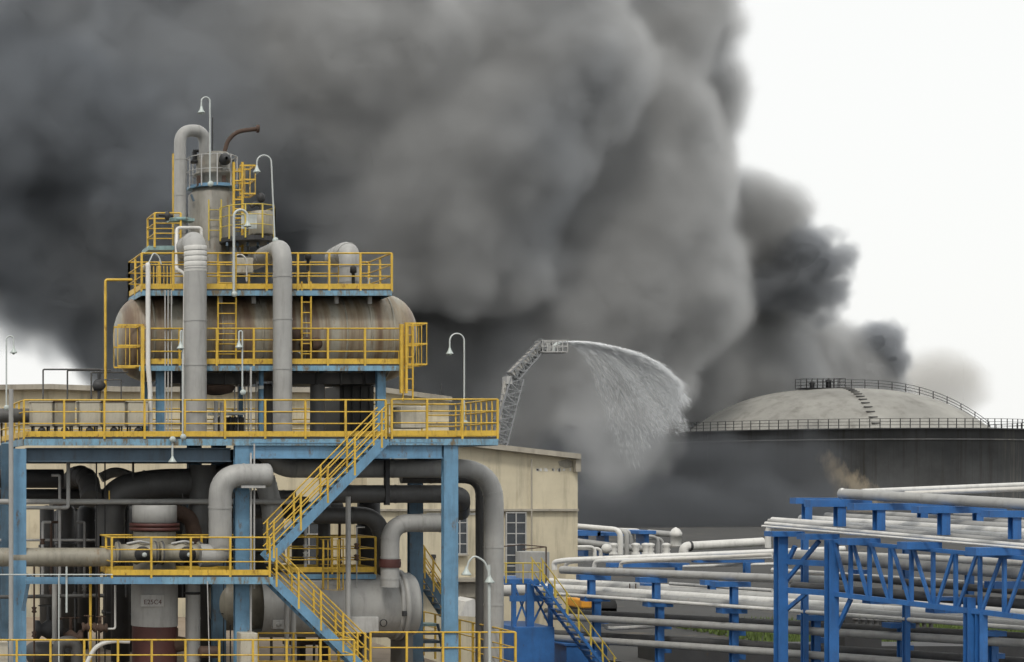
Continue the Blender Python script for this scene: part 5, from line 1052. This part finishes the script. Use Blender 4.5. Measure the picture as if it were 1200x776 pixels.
# high rack
HO = -3.0
t = thing('high_rack', 'tall bright blue pipe rack with a lattice truss at the right edge', 'pipe rack', (wX(915, YR(915, HO)), YR(915, HO), 0))
def hpost(px, y0_, w_, off, y1_=None): 
    Y = YR(px, off); MB().ibeam((wX(px, Y), Y, 0 if y1_ is None else wZ(y1_, Y)), (wX(px, Y), Y, wZ(y0_, Y)), S(w_, Y), S(w_, Y), .035, (0, 1, 0)).build('column', 'rack', t)
hpost(915, 626, 11, HO); hpost(974.5, 633, 11, HO); hpost(1136, 700, 9, HO); hpost(1150, 716, 9, HO); hpost(1136, 650, 7, HO + 3); hpost(1062, 640, 6, HO + 3)
hpost(943, 632, 6, HO + 3)
for a_, b_, w_ in (((976, 634), (1230, 657), 4.5), ((976, 696), (1230, 727), 5.5)): rb(MB(), a_, b_, w_, w_, HO).build('truss_chord', 'rack', t)
def tc(x): return 634 + (x - 976) * .0906
def bc(x): return 696 + (x - 976) * .122
vx = [997, 1019, 1043.5, 1068, 1093.5, 1120, 1148.5, 1177, 1206]
for x in vx: rb(MB(), (x, tc(x)), (x, bc(x)), 3.6, 3.6, HO).build('truss_member', 'rack', t)
for a_, b_ in ((978, 994), (1000, 1017), (1022, 1041), (1046, 1066), (1071, 1091), (1117, 1098), (1144, 1123), (1173, 1151), (1202, 1180)): rb(MB(), (a_, tc(a_) + 2), (b_, bc(b_) - 2), 3.4, 3, HO - .02).build('truss_member', 'rack', t)
for a_, b_ in (((997, 702), (975, 750)), ((1147, 718), (1136, 750)), ((960, 634), (920, 682)), ((944, 696), (920, 716)), ((922, 660), (932, 640))): rb(MB(), a_, b_, 4, 4, HO + .1).build('knee_brace', 'rack', t)
for x0_, x1_, y0_, y1_, px in ((905, 943, 623, 629, 920), (943.5, 984, 626, 632.5, 960), (993, 1032, 631, 639, 1012), (1063, 1104, 635.5, 644, 1085), (1144, 1230, 642, 651, 1180)): 
    Y = YR(px, HO); MB().pbox(x0_, y0_, x1_, y1_, Y - .2, Y + .25).build('cross_arm', 'rack', t)
for y0_, y1_, in ((655, 661), (688, 695)): 
    Y = YR(915, HO); a_ = Vector((wX(915, Y), Y + .2, wZ((y0_ + y1_) / 2, Y))); b_ = Vector((wX(972, YR(972, HO)), YR(972, HO) + .2, a_.z)); MB().bar(a_, b_, .12, .17).build('tie_beam', 'rack', t)
for x0_, x1_, y0_, y1_ in ((1003, 1018, 668, 673), (1020, 1050, 703, 708), (1095, 1130, 714, 719), (1165, 1220, 682, 690), (1100, 1130, 700, 704)): Y = YR(x0_, HO); MB().pbox(x0_, y0_, x1_, y1_, Y + .3, Y + .7).build('cross_arm', 'rack', t)
# pipes of the high rack
for i, (y0_, y1_, off, w_, m_) in enumerate(((616.5, 646, HO - .3, 2.6, 'clad_light'), (613.5, 642.5, HO + .1, 4.5, 'clad_light'), (611, 638.5, HO + .6, 6, 'clad'), (610, 633, HO + 1.1, 8, 'clad_light'))):
    rpipe([(893 + i * 4, y0_, off), (1240, y1_, off)], w_, m_, ('lowest thin pipe along the top of the high rack', 'second thin pipe along the top of the high rack', 'third pipe along the top of the high rack', 'fourth pipe along the top of the high rack')[i], bands=5)
for i, (x0_, y0_, y1_, off, w_, m_) in enumerate(((938, 608, 627, HO + 1.7, 9, 'clad_light'), (968, 605, 621, HO + 2.3, 9, 'clad'), (1030, 603, 616, HO + 3.2, 8, 'clad'), (1112, 612, 620, HO + 2.6, 7, 'clad_light'), (1120, 601, 607, HO + 4.2, 9, 'clad_light'))):
    rpipe([(x0_, y0_, off), (1240, y1_, off)], w_, m_, ('fat pipe starting above the second tall column', 'fat pipe starting between the blue T posts', 'dull pipe behind the top T posts', 'pale pipe with a rounded start near the right edge', 'rearmost pale pipe near the right edge')[i], bands=5)
rpipe([(900, 642, 3), (900, 618, 3), (912, 614, 3), (960, 613, 3)], 6.5, 'clad_light', 'pale pipe elbow at the left end of the high rack', .35)
for i, (a_, b_, off, w_, m_) in enumerate((((925, 651), (1240, 676), HO + 1.6, 12, 'clad'), ((930, 648), (1240, 661), HO + 2.6, 8, 'clad_light'), ((930, 687), (1240, 711), HO + 1.6, 11, 'clad_dark'), ((985, 676), (1240, 697), HO + 2.6, 8, 'clad_dark'), ((905, 668), (1240, 690), HO + 3.4, 5, 'dome_clad'))):
    rpipe([(*a_, off), (*b_, off)], w_, m_, ('fattest grey pipe inside the truss', 'pale pipe above the fattest one inside the truss', 'dark pipe low inside the truss', 'dark pipe at mid height inside the truss', 'shiny pipe seen through the truss')[i], bands=5)
# T posts and the top pipes
for i, (px, ya, yb, x0_, x1_, off) in enumerate(((945.5, 583.5, 609, 933, 1003, HO + 1.4), (984, 586, 617, 950, 1022, HO + .3), (1030, 590, 621.5, 1001, 1081, HO + .3), (1106, 593.5, 627, 1077, 1160, HO + .3), (1189, 598.5, 632, 1160, 1240, HO + .3), (1081, 590, 612, 1070, 1120, HO + 2.6), (1094, 591, 613, 1086, 1130, HO + 3.6), (1146, 592, 616, 1118, 1180, HO + 2.6))):
    trestle(px, ya, yb, x0_, x1_, off, ('leftmost bright blue T post standing on the high rack', 'second bright blue T post from the left on the high rack', 'third bright blue T post, behind which more follow', 'fourth large blue T post on the high rack', 'rightmost large blue T post, cut by the picture edge', 'left one of two close rear blue T posts', 'right one of two close rear blue T posts', 'rear blue T post near the right edge')[i], 9.5 if i in (1, 2, 3, 4) else 8, 8 if i in (1, 2, 3, 4) else 7, 'T posts on the high rack')
rpipe([(985, 578.5, HO + .5), (1250, 594, HO + .5)], 12, 'clad', 'topmost thick grey pipe with a blunt left end', bands=5)
rpipe([(1010, 576, HO + 1.6), (1250, 566, HO + 8)], 6, 'clad_light', 'pale pipe crossing behind the topmost thick pipe')
rpipe([(1060, 578.5, HO + 1.4), (1250, 571, HO + 5)], 6, 'dome_clad', 'shiny pipe between the topmost thick pipe and the crossing pale one')
MB().lathe([(S(6, 50), -.05), (S(7, 50), 0), (S(6, 50), .05)], RK(987, 578.6, HO + .5), (1, -.4, 0), 20).build('flange', 'clad_light', None, 'pale rim on the blunt left end of the topmost pipe', 'flange')
# what is glimpsed between and behind the racks
gb = MB(); rnd = random.Random(3); v_ = []; f_ = []
for i in range(9000):
    Y = rnd.uniform(80, 93); X = rnd.uniform(45, 66); h_ = rnd.uniform(.2, .55); a_ = rnd.uniform(0, 6.28); k_ = len(v_)
    d_ = Vector((math.cos(a_), math.sin(a_), 0)) * .05; o_ = Vector((X, Y, 0.02)); v_ += [o_ - d_, o_ + d_, o_ + Vector((d_.y * 3, d_.x * 3, h_))]; f_.append((k_, k_ + 1, k_ + 2))
gb.add(v_, f_); M['grass'] = paint('dusty_grass', (.10, .15, .03), .8, .4, 0, dirt=.3, scale=1); gb.build('grass', 'grass', None, kind='stuff')
t = thing('plank_stack', 'stack of orange yellow planks on the ground behind the high rack', 'planks', W(1012, 720, 64))
for k in range(4): MB().box(W(990 + k, 704 + k * 3, 64), (wX(1035, 64), 66, wZ(706.6 + k * 3, 64))).build('plank', 'orange', t)
MB().box(W(990, 716, 64.1), (wX(1035, 64), 65.9, 0.02)).build('support', 'dark', t)
t = thing('yellow_loader', 'small yellow machine with a dark wheel seen under the left of the lower rack', 'machine', W(680, 735, 70))
MB().pbox(682, 703, 694, 713, 70, 71.5).build('body', 'orange', t, bevel=.06)
MB().lathe([(0, 0), (.5, 0), (.55, .1), (.55, .4), (.5, .5), (0, .5)], W(709, 712, 70), (0, 1, 0), 24).build('wheel', 'black', t)
MB().pbox(684, 713, 722, 720, 70, 71.4).build('chassis', 'dark', t)
t = thing('valve_row', 'row of small valves and stubs on a dark header under the truss', 'valves', W(1050, 740, 60))
MB().tube([W(1000, 738, 60), W(1100, 742, 60)], .12, 10).build('header', 'dark', t)
for k in range(12): MB().tube([W(1003 + k * 8, 738 + k * .4, 60), W(1003 + k * 8, 727 + k * .4, 60)], .07, 8).lathe([(.05, 0), (.14, .03), (.05, .08)], W(1003 + k * 8, 727 + k * .4, 60), (0, 0, 1), 10).build('valve_stub', 'clad_dark', t)
_a = RK(640, 700, 4.5); _b = RK(1260, 700, 4.5); MB().bar((_a.x, _a.y, .45), (_b.x, _b.y, .45), .3, .9).build('added_dark_bar', 'dark', None, 'low dark bar added for the shade behind the lower rack', 'wall')  # dark bar added to stand in for the gloom under the racks
MB().box((36, 74, 0), (62, 76, .7)).build('low_wall', 'dark', None, 'low wall behind the pipe racks, coloured dark for shade', 'wall')  # wall colour kept dark to carry the shade behind the racks
